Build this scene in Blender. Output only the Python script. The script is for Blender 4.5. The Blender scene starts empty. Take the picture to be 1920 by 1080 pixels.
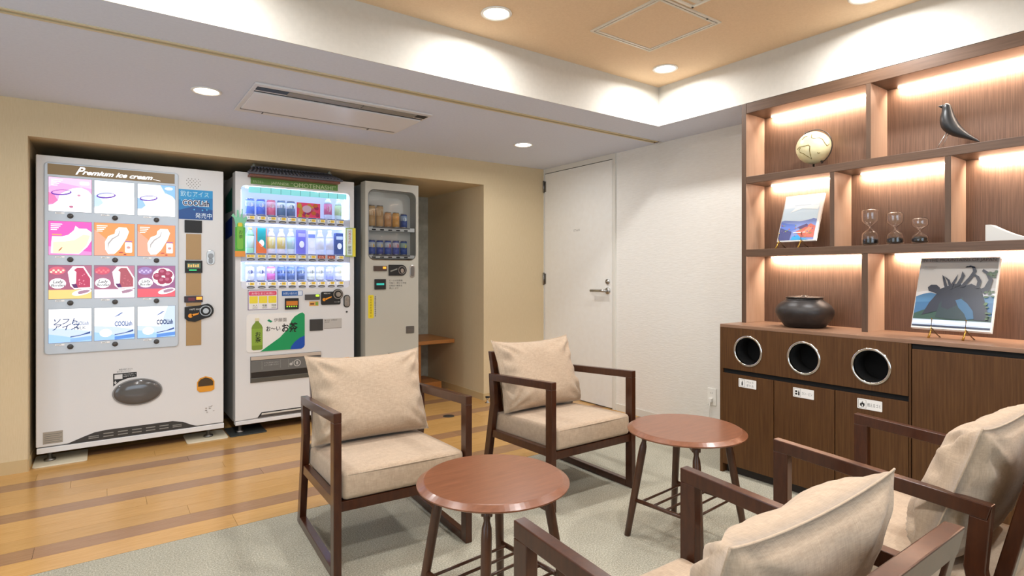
import bpy, bmesh, math, random
from math import sin, cos, pi, radians, sqrt, atan2
from mathutils import Vector, Matrix
random.seed(7)
SC = bpy.context.scene
COL = SC.collection

# ------------------------------------------------------------------ camera
cam_data = bpy.data.cameras.new('camera')
cam = bpy.data.objects.new('camera', cam_data); COL.objects.link(cam)
cam_data.sensor_width = 36.0
cam_data.lens = 1066.0 / 1920.0 * 36.0
cam_data.shift_y = -29.0 / 1920.0
cam_data.clip_start = 0.02
YAW = math.atan(768.0 / 1066.0)
cam.location = (0, 0, 1.15)
cam.rotation_euler = (pi / 2, 0, -YAW)
SC.camera = cam

# ------------------------------------------------------------------ world and exposure
w = bpy.data.worlds.new('world'); SC.world = w; w.use_nodes = True
w.node_tree.nodes['Background'].inputs[0].default_value = (1.0, 0.9, 0.78, 1)
w.node_tree.nodes['Background'].inputs[1].default_value = 0.25
SC.view_settings.view_transform = 'Standard'
SC.view_settings.look = 'None'
SC.view_settings.exposure = -0.04
SC.view_settings.gamma = 1.0
SC.view_settings.use_curve_mapping = False

WARM = (0.98, 0.99, 1.0)
LED = (1.0, 0.87, 0.74)
FILL = (0.60, 0.79, 1.0)
DOWN_RAISED = [(1.559, 2.295), (2.831, 2.305), (0.287, 2.295), (2.835, 1.16), (1.56, 1.16), (0.287, 1.16), (1.56, 0.0), (0.287, 0.0), (2.7, -0.1)]
DOWN_LOW = [(0.464, 3.52), (2.667, 3.55), (-1.5, 3.5)]
P_RAISED, P_LOW, P_LED, P_FILL = 9.6, 7.2, 11.5, 46.0
def area(name, loc, size, energy, color, size_y=None, rot=(0, 0, 0), spread=170, shape=None):
    l = bpy.data.lights.new(name, 'AREA'); l.energy = energy; l.color = color
    l.shape = shape or ('RECTANGLE' if size_y else 'DISK'); l.size = size
    if size_y: l.size_y = size_y
    l.spread = radians(spread)
    o = bpy.data.objects.new(name, l); o.location = loc; o.rotation_euler = rot; COL.objects.link(o); return o
for x, y in DOWN_RAISED: area('downlight_lamp', (x, y, 2.404), 0.085, P_RAISED * (1.0 if y > 2 else 1.3), WARM)
for x, y in DOWN_LOW: area('downlight_lamp', (x, y, 2.138), 0.085, P_LOW, WARM)

area('cool_fill', (-2.36, 1.6, 1.30), 1.7, P_FILL * .7, FILL, size_y=2.6, rot=(0, -pi / 2, 0))  # added cool fill from the lobby side; its window is invented
area('cool_fill', (0.2, -2.36, 1.30), 2.8, P_FILL * 1.15, FILL, size_y=1.7, rot=(pi / 2, 0, 0))  # added fill from behind the camera; no window known there

# ------------------------------------------------------------------ materials
def lin(h):
    h = h.lstrip('#'); r = []
    for i in (0, 2, 4):
        v = int(h[i:i + 2], 16) / 255.0
        r.append(v / 12.92 if v <= 0.04045 else ((v + 0.055) / 1.055) ** 2.4)
    return (r[0], r[1], r[2], 1.0)
CACHE = {}
def mat(h, rough=0.5, metal=0.0, em=0.0, spec=0.5, coat=0.0, alpha=None):
    k = (h, rough, metal, em, spec, coat)
    if k in CACHE: return CACHE[k]
    m = bpy.data.materials.new('surface_' + h.strip('#')); m.use_nodes = True
    b = m.node_tree.nodes['Principled BSDF']; c = lin(h)
    b.inputs['Base Color'].default_value = c
    b.inputs['Roughness'].default_value = rough
    b.inputs['Metallic'].default_value = metal
    b.inputs['Specular IOR Level'].default_value = spec
    b.inputs['Coat Weight'].default_value = coat
    if em:
        b.inputs['Emission Color'].default_value = c
        b.inputs['Emission Strength'].default_value = em
        if em > 0.3: b.inputs['Base Color'].default_value = (c[0] * .25, c[1] * .25, c[2] * .25, 1)
    # faint procedural variation of the surface
    nt = m.node_tree; n = nt.nodes.new('ShaderNodeTexNoise'); n.inputs['Scale'].default_value = 35
    mr = nt.nodes.new('ShaderNodeMapRange'); mr.inputs[3].default_value = max(0, rough - .03); mr.inputs[4].default_value = min(1, rough + .03)
    nt.links.new(n.outputs[0], mr.inputs[0]); nt.links.new(mr.outputs[0], b.inputs['Roughness'])
    CACHE[k] = m; return m
def tex(name, stops, scale=(1, 1, 1), nscale=10, detail=4, rough=0.5, bump=0.0, bdist=0.002, spec=0.5, coat=0.0, sheen=0, wave=None, rnd=0.0, distort=0.0, second=None):
    m = bpy.data.materials.new(name); m.use_nodes = True; nt = m.node_tree; N = nt.nodes; L = nt.links
    b = N['Principled BSDF']
    tc = N.new('ShaderNodeTexCoord'); mp = N.new('ShaderNodeMapping'); mp.inputs['Scale'].default_value = scale
    L.new(tc.outputs['Object'], mp.inputs[0])
    oi = N.new('ShaderNodeObjectInfo')
    if rnd:
        vm = N.new('ShaderNodeVectorMath'); vm.operation = 'MULTIPLY_ADD'
        cmb = N.new('ShaderNodeCombineXYZ')
        for i in range(3): L.new(oi.outputs['Random'], cmb.inputs[i])
        vm.inputs[1].default_value = (13, 17, 11); L.new(cmb.outputs[0], vm.inputs[0]); L.new(mp.outputs[0], vm.inputs[2])
        src = vm.outputs[0]
    else: src = mp.outputs[0]
    n = N.new('ShaderNodeTexNoise'); n.inputs['Scale'].default_value = nscale; n.inputs['Detail'].default_value = detail
    n.inputs['Roughness'].default_value = 0.6; n.inputs['Distortion'].default_value = distort
    L.new(src, n.inputs['Vector'])
    cr = N.new('ShaderNodeValToRGB'); L.new(n.outputs[0], cr.inputs[0])
    els = cr.color_ramp.elements
    while len(els) < len(stops): els.new(0.5)
    for e, (p, h) in zip(els, stops): e.position = p; e.color = lin(h)
    out = cr.outputs[0]
    if second:
        n2 = N.new('ShaderNodeTexNoise'); n2.inputs['Scale'].default_value = second[0]; n2.inputs['Detail'].default_value = 3
        L.new(tc.outputs['Object'], n2.inputs['Vector'])
        mr = N.new('ShaderNodeMapRange'); mr.inputs[1].default_value = .3; mr.inputs[2].default_value = .7
        mr.inputs[3].default_value = 1 - second[1]; mr.inputs[4].default_value = 1 + second[1]
        L.new(n2.outputs[0], mr.inputs[0])
        hv = N.new('ShaderNodeHueSaturation'); L.new(out, hv.inputs['Color']); L.new(mr.outputs[0], hv.inputs['Value']); out = hv.outputs[0]
    if rnd:
        mr = N.new('ShaderNodeMapRange'); mr.inputs[3].default_value = 1 - rnd; mr.inputs[4].default_value = 1 + rnd
        L.new(oi.outputs['Random'], mr.inputs[0])
        hv = N.new('ShaderNodeHueSaturation'); L.new(out, hv.inputs['Color']); L.new(mr.outputs[0], hv.inputs['Value']); out = hv.outputs[0]
    L.new(out, b.inputs['Base Color'])
    b.inputs['Roughness'].default_value = rough; b.inputs['Specular IOR Level'].default_value = spec
    b.inputs['Coat Weight'].default_value = coat; b.inputs['Coat Roughness'].default_value = 0.12
    if sheen: b.inputs['Sheen Weight'].default_value = sheen
    if bump:
        bp = N.new('ShaderNodeBump'); bp.inputs['Strength'].default_value = bump; bp.inputs['Distance'].default_value = bdist
        L.new(n.outputs[0], bp.inputs['Height']); L.new(bp.outputs[0], b.inputs['Normal'])
    return m
def weave(name, a, bcol, scale=420, bump=.4):
    m = bpy.data.materials.new(name); m.use_nodes = True; nt = m.node_tree; N = nt.nodes; L = nt.links
    b = N['Principled BSDF']; tc = N.new('ShaderNodeTexCoord')
    outs = []
    for s in ((1, .12, .12), (.12, 1, .12), (.12, .12, 1)):
        mp = N.new('ShaderNodeMapping'); mp.inputs['Scale'].default_value = s; L.new(tc.outputs['Object'], mp.inputs[0])
        n = N.new('ShaderNodeTexNoise'); n.inputs['Scale'].default_value = scale; n.inputs['Detail'].default_value = 2
        L.new(mp.outputs[0], n.inputs['Vector']); outs.append(n.outputs[0])
    m1 = N.new('ShaderNodeMath'); m1.operation = 'ADD'; L.new(outs[0], m1.inputs[0]); L.new(outs[1], m1.inputs[1])
    m2 = N.new('ShaderNodeMath'); m2.operation = 'ADD'; L.new(m1.outputs[0], m2.inputs[0]); L.new(outs[2], m2.inputs[1])
    m3 = N.new('ShaderNodeMath'); m3.operation = 'DIVIDE'; m3.inputs[1].default_value = 3; L.new(m2.outputs[0], m3.inputs[0])
    cr = N.new('ShaderNodeValToRGB'); cr.color_ramp.elements[0].position = .35; cr.color_ramp.elements[1].position = .65
    cr.color_ramp.elements[0].color = lin(a); cr.color_ramp.elements[1].color = lin(bcol)
    L.new(m3.outputs[0], cr.inputs[0]); L.new(cr.outputs[0], b.inputs['Base Color'])
    b.inputs['Roughness'].default_value = .9; b.inputs['Specular IOR Level'].default_value = .2; b.inputs['Sheen Weight'].default_value = .15
    bp = N.new('ShaderNodeBump'); bp.inputs['Strength'].default_value = bump; bp.inputs['Distance'].default_value = .0015
    L.new(m3.outputs[0], bp.inputs['Height']); L.new(bp.outputs[0], b.inputs['Normal'])
    return m
def glass(name, tint='#ffffff', rough=0.0, ior=1.45, thin=False):
    m = bpy.data.materials.new(name); m.use_nodes = True; nt = m.node_tree; N = nt.nodes; L = nt.links
    if thin:
        N.remove(N['Principled BSDF'])
        t = N.new('ShaderNodeBsdfTransparent'); t.inputs[0].default_value = lin(tint)
        g = N.new('ShaderNodeBsdfGlossy'); g.inputs['Roughness'].default_value = .03
        fr = N.new('ShaderNodeFresnel'); fr.inputs[0].default_value = 1.35
        mx = N.new('ShaderNodeMixShader'); L.new(fr.outputs[0], mx.inputs[0]); L.new(t.outputs[0], mx.inputs[1]); L.new(g.outputs[0], mx.inputs[2])
        L.new(mx.outputs[0], N['Material Output'].inputs[0])
    else:
        b = N['Principled BSDF']; b.inputs['Base Color'].default_value = lin(tint); b.inputs['Transmission Weight'].default_value = 1
        b.inputs['Roughness'].default_value = rough; b.inputs['IOR'].default_value = ior
    return m
def emit(name, h, s):
    m = bpy.data.materials.new(name); m.use_nodes = True; b = m.node_tree.nodes['Principled BSDF']
    b.inputs['Base Color'].default_value = lin(h); b.inputs['Emission Color'].default_value = lin(h); b.inputs['Emission Strength'].default_value = s
    return m

M_WALLP = tex('beige_wallpaper', [(.3, '#d2bd97'), (.7, '#d9c5a1')], (60, 60, 3), 6, 3, .75, .25, .001)
M_WHITE_WALL = tex('white_textured_wallpaper', [(.3, '#e6e1d8'), (.7, '#ece8e0')], (3, 3, 22), 7, 3, .7, .5, .0025)
M_CEIL = tex('ceiling_glow_tint', [(.3, '#d3d9ea'), (.7, '#d8deee')], (1, 1, 1), 60, 3, .85, .2, .001)  # white tinted bluish, standing in for the vending machines' glow
M_COFFER = tex('coffer_side', [(.3, '#cbc6bc'), (.7, '#d0cbc1')], (1, 1, 1), 40, 3, .8, .1, .001)
M_BROWN = tex('brown_ceiling', [(.3, '#e3c5a0'), (.7, '#eacda9')], (1, 1, 1), 90, 3, .85, .3, .001)
M_CARPET = tex('carpet', [(.3, '#8a8776'), (.5, '#aca796'), (.70, '#d2cbb8')], (1, 1, 1), 170, 6, .97, .9, .004, spec=.1, second=(3.5, .06))
M_PLANK = tex('honey_oak', [(.3, '#bb8c4c'), (.7, '#cfa163')], (1.6, 40, 1), 6, 6, .22, .06, .0006, rnd=.07)
M_PLANKD = tex('dark_oak', [(.3, '#956d4b'), (.7, '#a67f5c')], (1.6, 40, 1), 6, 6, .22, .06, .0006, rnd=.06)
M_WALNUT = tex('walnut_vertical', [(.3, '#4a2d14'), (.5, '#55361a'), (.7, '#614121')], (30, 30, .9), 5, 5, .5, .12, .0006, spec=.3)
M_WALNUTH = tex('walnut_horizontal', [(.3, '#513a2a'), (.7, '#634a38')], (22, 1.0, 22), 5, 5, .4, .1, .0006)
M_WALNUT_TOP = tex('walnut_top', [(.3, '#7b5b46'), (.7, '#927058')], (22, 1.0, 22), 5, 5, .38, .08, .0006)
M_SHELF = tex('shelf_back_walnut', [(.3, '#533a2a'), (.5, '#644836'), (.7, '#725541')], (45, 45, 1.2), 5, 5, .5, .15, .0006)
M_SHELFSIDE = tex('shelf_side_oak', [(.3, '#a08069'), (.7, '#b09078')], (40, 40, 1.2), 5, 5, .45, .1, .0006)
M_CHAIR = tex('chair_wood', [(.3, '#36180a'), (.7, '#462310')], (18, 18, 4), 4, 4, .30, .05, .0005, spec=.35, coat=.4, rnd=.05)
M_TABLE = tex('table_wood', [(.3, '#70432b'), (.7, '#825137')], (3, 26, 26), 3, 5, .3, .04, .0005, coat=.25)
M_TLEG = tex('table_leg_wood', [(.3, '#412415'), (.7, '#55341f')], (20, 20, 3), 4, 4, .34, .05, .0005, coat=.2)
M_FAB = weave('beige_linen', '#a9947e', '#bfa991')
M_WHITE = mat('#dfdedd', .35)
M_WHITE2 = mat('#cfcbc2', .4)
M_SIDE = mat('#b9b9b6', .45)
M_STEEL = mat('#b8b6b2', .3, 1.0)
M_DSTEEL = mat('#8c8a88', .35, 1.0)
M_BLACK = mat('#141414', .5)
M_VOID = mat('#050404', .9)
M_DGREY = mat('#4c4a49', .4)
M_CHROME = mat('#d8d6d2', .12, 1.0)
M_BRASS = mat('#c9a04e', .2, 1.0)
M_GLASS = glass('clear_glass')
M_THIN = glass('clear_cover', '#f4f6f8', thin=True)

# ------------------------------------------------------------------ geometry helpers
class MB:
    def __init__(s): s.v = []; s.f = []; s.m = []; s.mats = []; s.cur = 0; s.smooth = False; s.sm = []
    def mat(s, m):
        if m not in s.mats: s.mats.append(m)
        s.cur = s.mats.index(m); return s
    def add(s, vs, fs, smooth=False):
        o = len(s.v); s.v += [tuple(v) for v in vs]
        for f in fs: s.f.append([o + i for i in f]); s.m.append(s.cur); s.sm.append(smooth)
        return s
    def box(s, x0, x1, y0, y1, z0, z1):
        vs = [(x, y, z) for z in (z0, z1) for y in (y0, y1) for x in (x0, x1)]
        return s.add(vs, [(0, 2, 3, 1), (4, 5, 7, 6), (0, 1, 5, 4), (2, 6, 7, 3), (0, 4, 6, 2), (1, 3, 7, 5)])
    def prism(s, pts, F, d0, d1):
        """outline pts (u,v) swept between depths d0,d1 of frame F(u,v,d)"""
        n = len(pts); a = [F(u, v, d0) for u, v in pts]; b = [F(u, v, d1) for u, v in pts]
        fs = [tuple(range(n)), tuple(range(2 * n - 1, n - 1, -1))] + [(i, (i + 1) % n, n + (i + 1) % n, n + i) for i in range(n)]
        return s.add(a + b, fs)
    def flat(s, pts, F, d):
        return s.add([F(u, v, d) for u, v in pts], [tuple(range(len(pts)))])
    def lathe(s, prof, c=(0, 0, 0), n=32, smooth=True, sx=1, sy=1, wob=None):
        vs = []
        for r, z in prof:
            for i in range(n):
                a = 2 * pi * i / n; k = wob(a, z) if wob else 1
                vs.append((c[0] + r * cos(a) * sx * k, c[1] + r * sin(a) * sy * k, c[2] + z))
        fs = []
        for j in range(len(prof) - 1):
            for i in range(n):
                fs.append((j * n + i, j * n + (i + 1) % n, (j + 1) * n + (i + 1) % n, (j + 1) * n + i))
        if prof[0][0] > 1e-6: fs.append(tuple(range(n - 1, -1, -1)))
        if prof[-1][0] > 1e-6: fs.append(tuple((len(prof) - 1) * n + i for i in range(n)))
        return s.add(vs, fs, smooth)
    def tube(s, pts, rad, n=10, smooth=True):
        pts = [Vector(p) for p in pts]; rs = rad if isinstance(rad, (list, tuple)) else [rad] * len(pts)
        vs = []
        for i, p in enumerate(pts):
            t = (pts[min(i + 1, len(pts) - 1)] - pts[max(i - 1, 0)]).normalized()
            up = Vector((0, 0, 1)) if abs(t.z) < .95 else Vector((1, 0, 0))
            a = t.cross(up).normalized(); b = a.cross(t).normalized()
            for k in range(n):
                an = 2 * pi * k / n; vs.append(p + (a * cos(an) + b * sin(an)) * rs[i])
        fs = [tuple(range(n)), tuple((len(pts) - 1) * n + i for i in range(n - 1, -1, -1))]
        for j in range(len(pts) - 1):
            for i in range(n): fs.append((j * n + i, (j + 1) * n + i, (j + 1) * n + (i + 1) % n, j * n + (i + 1) % n))
        return s.add(vs, fs, smooth)
    def beam(s, p, q, w, h, up=(0, 0, 1)):
        """square bar between two points: w across, h along up"""
        p, q = Vector(p), Vector(q); t = (q - p).normalized(); u = Vector(up)
        a = t.cross(u).normalized() * (w / 2); b = a.normalized().cross(t).normalized() * (h / 2)
        vs = [p - a - b, p + a - b, p + a + b, p - a + b, q - a - b, q + a - b, q + a + b, q - a + b]
        return s.add(vs, [(0, 1, 2, 3), (7, 6, 5, 4), (0, 4, 5, 1), (1, 5, 6, 2), (2, 6, 7, 3), (3, 7, 4, 0)])
    def text(s, body, u, v, size, F, d, align='LEFT', shear=0.0, width=None, bold=0.0, squash=1.0, vertical=False):
        c = bpy.data.curves.new('t', 'FONT'); c.body = body; c.size = size; c.align_x = align; c.shear = shear; c.offset = bold
        c.resolution_u = 3
        if vertical: c.body = '\n'.join(body)
        o = bpy.data.objects.new('t', c); COL.objects.link(o)
        me = bpy.data.meshes.new_from_object(o.evaluated_get(bpy.context.evaluated_depsgraph_get()))
        vs = [x.co.copy() for x in me.vertices]
        k = 1.0
        if width and vs:
            ext = max(p.x for p in vs) - min(p.x for p in vs); k = width / ext if ext > 0 else 1
        s.add([F(u + p.x * k, v + p.y * squash, d) for p in vs], [tuple(q.vertices) for q in me.polygons])
        bpy.data.objects.remove(o); bpy.data.curves.remove(c); bpy.data.meshes.remove(me); return s
ORG = {}
def obj(name, mb, m=None, parent=None, bevel=0.0, seg=2, recalc=True, label=None, sub=0):
    if m is not None and not mb.mats: mb.mats = [m]
    me = bpy.data.meshes.new(name)
    org = Vector((0, 0, 0))
    if parent is not None: org = Vector(ORG.get(parent.name, (0, 0, 0)))
    me.from_pydata([tuple(Vector(v) - org) for v in mb.v], [], mb.f)
    for mm in mb.mats: me.materials.append(mm)
    me.polygons.foreach_set('material_index', mb.m); me.polygons.foreach_set('use_smooth', mb.sm)
    if recalc:
        b = bmesh.new(); b.from_mesh(me); bmesh.ops.recalc_face_normals(b, faces=b.faces); b.to_mesh(me); b.free()
    me.update()
    o = bpy.data.objects.new(name, me); COL.objects.link(o)
    if parent is not None: o.parent = parent; ORG[o.name] = tuple(org)
    if bevel:
        md = o.modifiers.new('bevel', 'BEVEL'); md.width = bevel; md.segments = seg; md.limit_method = 'ANGLE'; md.angle_limit = radians(40)
    if label: o['label'] = label
    return o
def boxo(name, b, m, parent=None, bevel=0.0, label=None, seg=2): return obj(name, MB().box(*b), m, parent, bevel, seg, label=label)
def tag(o, label=None, cat=None, group=None, kind=None):
    if label: o['label'] = label
    if cat: o['category'] = cat
    if group: o['group'] = group
    if kind: o['kind'] = kind
    return o
def thing(name, label, cat, loc, world=True, rot=0, group=None):
    o = bpy.data.objects.new(name, None); COL.objects.link(o); o.empty_display_size = .1
    o.location = loc; o.rotation_euler = (0, 0, rot); tag(o, label, cat, group)
    ORG[o.name] = tuple(loc) if world else (0, 0, 0)
    return o
def struct(name, mb, m, parent=None, **k):
    o = obj(name, mb, m, parent, **k)
    if parent is None: o['kind'] = 'structure'
    return o
def copy_tree(o, parent=None):
    c = o.copy(); COL.objects.link(c)
    if parent is not None: c.parent = parent
    for ch in list(o.children): copy_tree(ch, c)
    return c
def rrect(u0, u1, v0, v1, r, n=5):
    p = []
    for cx, cy, a0 in ((u1 - r, v1 - r, 0), (u0 + r, v1 - r, 90), (u0 + r, v0 + r, 180), (u1 - r, v0 + r, 270)):
        for i in range(n + 1):
            a = radians(a0 + 90 * i / n); p.append((cx + r * cos(a), cy + r * sin(a)))
    return p
def ell(cx, cy, rx, ry, n=24, a0=0, rot=0):
    r = []
    for i in range(n):
        a = 2 * pi * i / n + a0; x = rx * cos(a); y = ry * sin(a)
        r.append((cx + x * cos(rot) - y * sin(rot), cy + x * sin(rot) + y * cos(rot)))
    return r
def rect(u0, u1, v0, v1): return [(u0, v0), (u1, v0), (u1, v1), (u0, v1)]
def holed(mb, hu, hv, rr, u0, u1, v0, v1, F, d0, d1, n=48):
    """plate with a circular hole, front, back and bore"""
    circ = [(hu + rr * cos(2 * pi * i / n), hv + rr * sin(2 * pi * i / n)) for i in range(n)]
    def out(i):
        a = 2 * pi * i / n; c, s_ = cos(a), sin(a)
        k = min([((u1 - hu) / c if c > 0 else (u0 - hu) / c) if abs(c) > 1e-9 else 1e9, ((v1 - hv) / s_ if s_ > 0 else (v0 - hv) / s_) if abs(s_) > 1e-9 else 1e9])
        return (hu + c * k, hv + s_ * k)
    for i in range(n):
        j = (i + 1) % n; a, b = out(i), out(j)
        ring = [circ[i], a]
        for c in ((u1, v1), (u0, v1), (u0, v0), (u1, v0)):   # corner between
            if abs(a[0] - b[0]) > 1e-6 and abs(a[1] - b[1]) > 1e-6:
                an = atan2(c[1] - hv, c[0] - hu) % (2 * pi)
                if 2 * pi * i / n < an < 2 * pi * (i + 1) / n: ring.append(c)
        ring += [b, circ[j]]
        for d in (d0, d1): mb.flat(ring, F, d)
        mb.add([F(*circ[i], d0), F(*circ[j], d0), F(*circ[j], d1), F(*circ[i], d1)], [(0, 1, 2, 3)])
    mb.add([F(u, v, d) for d in (d0, d1) for u, v in ((u0, v0), (u1, v0), (u1, v1), (u0, v1))], [(0, 1, 5, 4), (1, 2, 6, 5), (2, 3, 7, 6), (3, 0, 4, 7)])

# ------------------------------------------------------------------ room shell
XR, YW, ZC, ZB = 3.49, 4.30, 2.15, 2.416
fl = struct('floor', MB().box(-2.4, XR + .1, -2.4, 2.822, -.06, 0.0), M_CARPET)
sub = boxo('floor', (-2.4, XR + .1, 2.822, 5.5, -.08, -.013), M_BLACK); sub['kind'] = 'structure'
# parquet boards: rows run along x, every fourth row dark
y = 2.824; row = 0
pitch = .1235
dark_rows = {1, 5, 9, 13, 17, 21}
while y < 5.44:
    y1 = y + (pitch if row else .150); x = -2.4 + (row * .57) % 1.3 - 1.0
    while x < XR:
        ln = 1.3
        a, b = max(x, -2.4), min(x + ln, XR)
        if b - a > .05:
            boxo('plank', (a + .0006, b - .0006, y + .0006, y1 - .0006, -.013, 0.0), M_PLANKD if row in dark_rows else M_PLANK, sub)
        x += ln
    y = y1; row += 1
# back wall with the recess for the machines
wb = MB()
wb.box(-.47, -.35, YW, 5.5, 0, ZC)                    # left pier
wb.box(-.35, 2.784, YW, 5.5, 1.94, ZC)                # header over recess
wb.box(2.784, XR + .1, YW, 5.5, 0, ZC)                # right pier
struct('wall_back', wb, M_WALLP)
M_GREYP = tex('grey_mottled_wallpaper', [(.35, '#9a9788'), (.65, '#b5b1a2')], (1, 1, 1), 9, 4, .7)
struct('wall_recess', MB().box(-.35, 2.784, 5.38, 5.5, 0, 1.94), M_GREYP)
wl = MB().box(-2.4, -.47, 4.9, 5.0, .84, ZC)
struct('wall_lobby', wl, M_WALLP)
struct('wall_lobby', MB().box(-2.4, -.47, 4.88, 5.0, 0, .84), tex('grey_wainscot', [(.3, '#55534d'), (.7, '#7d7b72')], (4, 4, 30), 6, 4, .5))
struct('wall_right', MB().box(XR, XR + .1, -2.4, YW, 0, ZB), M_WHITE_WALL)
struct('wall_left', MB().box(-2.5, -2.4, -2.4, 5.0, 0, ZB), M_WALLP)
struct('wall_front', MB().box(-2.5, XR + .1, -2.5, -2.4, 0, ZB), M_WALLP)
for k, (bx, nm) in enumerate((((-2.4, -2.385, .25, 2.95, .40, 2.20), 'added_window_1'), ((-1.25, 1.65, -2.4, -2.385, .40, 2.20), 'added_window_2'))):  # unseen window frames, added to go with the fill lights
    f = MB(); x0, x1, y0, y1, z0, z1 = bx; e = .05
    if k == 0: f.box(x0, x1, y0, y0 + e, z0, z1); f.box(x0, x1, y1 - e, y1, z0, z1); f.box(x0, x1, y0 + e, y1 - e, z0, z0 + e); f.box(x0, x1, y0 + e, y1 - e, z1 - e, z1)
    else: f.box(x0, x0 + e, y0, y1, z0, z1); f.box(x1 - e, x1, y0, y1, z0, z1); f.box(x0 + e, x1 - e, y0, y1, z0, z0 + e); f.box(x0 + e, x1 - e, y0, y1, z1 - e, z1)
    struct(nm, f, mat('#d8d4cc', .4))
# ceilings
c = MB()
c.box(-2.5, XR + .1, 2.575, 2.862, ZC, 2.5); c.box(-2.5, XR + .1, 2.914, 5.5, ZC, 2.5)
c.box(-2.5, XR + .1, 2.862, 2.914, ZC + .03, 2.5)
c.box(3.092, XR + .1, -2.5, 2.575, ZC, 2.5)
ce = struct('ceiling', c, M_CEIL)
cof = MB().box(-2.5, 3.092, 2.571, 2.575, ZC, ZB); cof.box(3.088, 3.092, -2.5, 2.571, ZC, ZB)
struct('coffer_side', cof, M_COFFER, ce)
struct('ceiling', MB().box(-2.5, 3.0915, -2.5, 2.5745, ZB, 2.5), M_BROWN)
tr = MB().box(-2.4, 3.43, 2.862, 2.876, ZC - .005, ZC + .03); tr.box(-2.4, 3.43, 2.900, 2.914, ZC - .005, ZC + .03)
struct('trim_1', tr, mat('#d3c29c', .5))
struct('trim_2', MB().box(3.43, 3.445, 2.868, 2.908, ZC - .006, ZC + .03), mat('#7a5f3c', .5))
# baseboards
M_BASE = mat('#c7ad80', .5)
struct('baseboard_back', MB().box(-.476, -.35, 4.294, 4.300, 0, .072).box(2.778, XR, 4.294, 4.300, 0, .06), M_BASE)
struct('baseboard_recess', MB().box(2.778, 2.784, 4.3, 5.38, 0, .06).box(-.35, -.344, 4.3, 5.38, 0, .06), M_BASE)
struct('baseboard_right', MB().box(XR - .006, XR, 1.98, 3.352, 0, .055), mat('#ddd8cd', .5))

# ------------------------------------------------------------------ door in the right wall
Y0, Y1, ZT = 3.385, 4.285, 2.10
d = thing('door_1', None, None, (XR - .012, Y0, 0)); d['kind'] = 'structure'
boxo('door_leaf', (XR - .012, XR + .0, Y0, Y1, .008, ZT), tex('door_paint', [(.3, '#e9e5dd'), (.7, '#ece9e2')], (1, 1, 1), 20, 2, .5), d, .001)
fr = MB().box(XR - .016, XR, Y0 - .036, Y0 - .008, 0, ZC); fr.box(XR - .016, XR, Y1 + .003, YW, 0, ZC)
boxo('door_frame', (XR - .016, XR, Y0 - .034, Y0 - .005, 0, ZC), mat('#dedad0', .45), d, .001)
boxo('door_frame', (XR - .016, XR, Y1 + .004, YW, 0, ZC), mat('#dedad0', .45), d, .001)
boxo('door_header', (XR - .010, XR, Y0 - .005, Y1 + .004, ZT + .006, ZC), mat('#dedad0', .45), d, .001)
boxo('door_gap', (XR - .004, XR - .001, Y0 - .006, Y1 + .005, .002, ZT + .006), M_BLACK, d)
for z in (1.98, 1.09, .25):
    h = MB().tube([(XR - .02, Y1 + .006, z - .058), (XR - .02, Y1 + .006, z + .058)], .008, 12)
    h.box(XR - .016, XR - .010, Y1 - .02, Y1 + .012, z - .05, z + .05)
    obj('hinge', h, M_DSTEEL, d)
hd = MB().mat(M_STEEL)
hd.tube([(XR - .010, 3.435, .995), (XR - .022, 3.435, .995)], .027, 24)
hd.tube([(XR - .02, 3.435, .995), (XR - .06, 3.435, .995)], .011, 14)
hd.tube([(XR - .058, 3.425, .995), (XR - .06, 3.47, .995), (XR - .058, 3.60, .993)], .012, 12)
obj('door_handle', hd, M_STEEL, d)
obj('keyhole', MB().tube([(XR - .010, 3.435, 1.073), (XR - .022, 3.435, 1.073)], .022, 24).tube([(XR - .02, 3.435, 1.073), (XR - .03, 3.435, 1.073)], .008, 12), M_STEEL, d)
FR = lambda u, v, dd: (XR - .012 - dd, -u, v)
obj('lettering', MB().text('STAFF', -3.87, 1.522, .026, FR, .0006, width=.085), mat('#9a958a', .5), d, recalc=False)

# ------------------------------------------------------------------ ceiling fittings
M_LENS = emit('lamp_lens', '#fff4e2', 14)
def downlight(x, y, z, label, group, seen=True):
    t = thing('ceiling_downlight', label, 'light', (x, y, z), group=group)
    obj('trim_ring', MB().lathe([(.062, 0), (.075, 0), (.077, -.004), (.072, -.008), (.062, -.006), (.060, .0)], (x, y, z), 40), mat('#f2eee6', .4), t)
    obj('lens', MB().lathe([(.0, -.003), (.061, -.003)], (x, y, z), 36), M_LENS, t, recalc=False)
names = ['round recessed downlight in the brown ceiling, left of the square hatch', 'round recessed downlight in the brown ceiling near the coffer corner',
         None, 'round recessed downlight in the brown ceiling cut by the top edge above the bird']
for i, (x, y) in enumerate(DOWN_RAISED):
    lb = names[i] if i < 4 and names[i] else 'recessed downlight in the brown ceiling outside the photograph'
    downlight(x, y, ZB, lb, 'downlights in the brown ceiling')
for (x, y), lb in zip(DOWN_LOW, ['round downlight in the white ceiling left of the air conditioner', 'round downlight in the white ceiling near the white door', 'recessed downlight in the white ceiling outside the photograph']):
    downlight(x, y, ZC, lb, 'downlights in the white ceiling')
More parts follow.
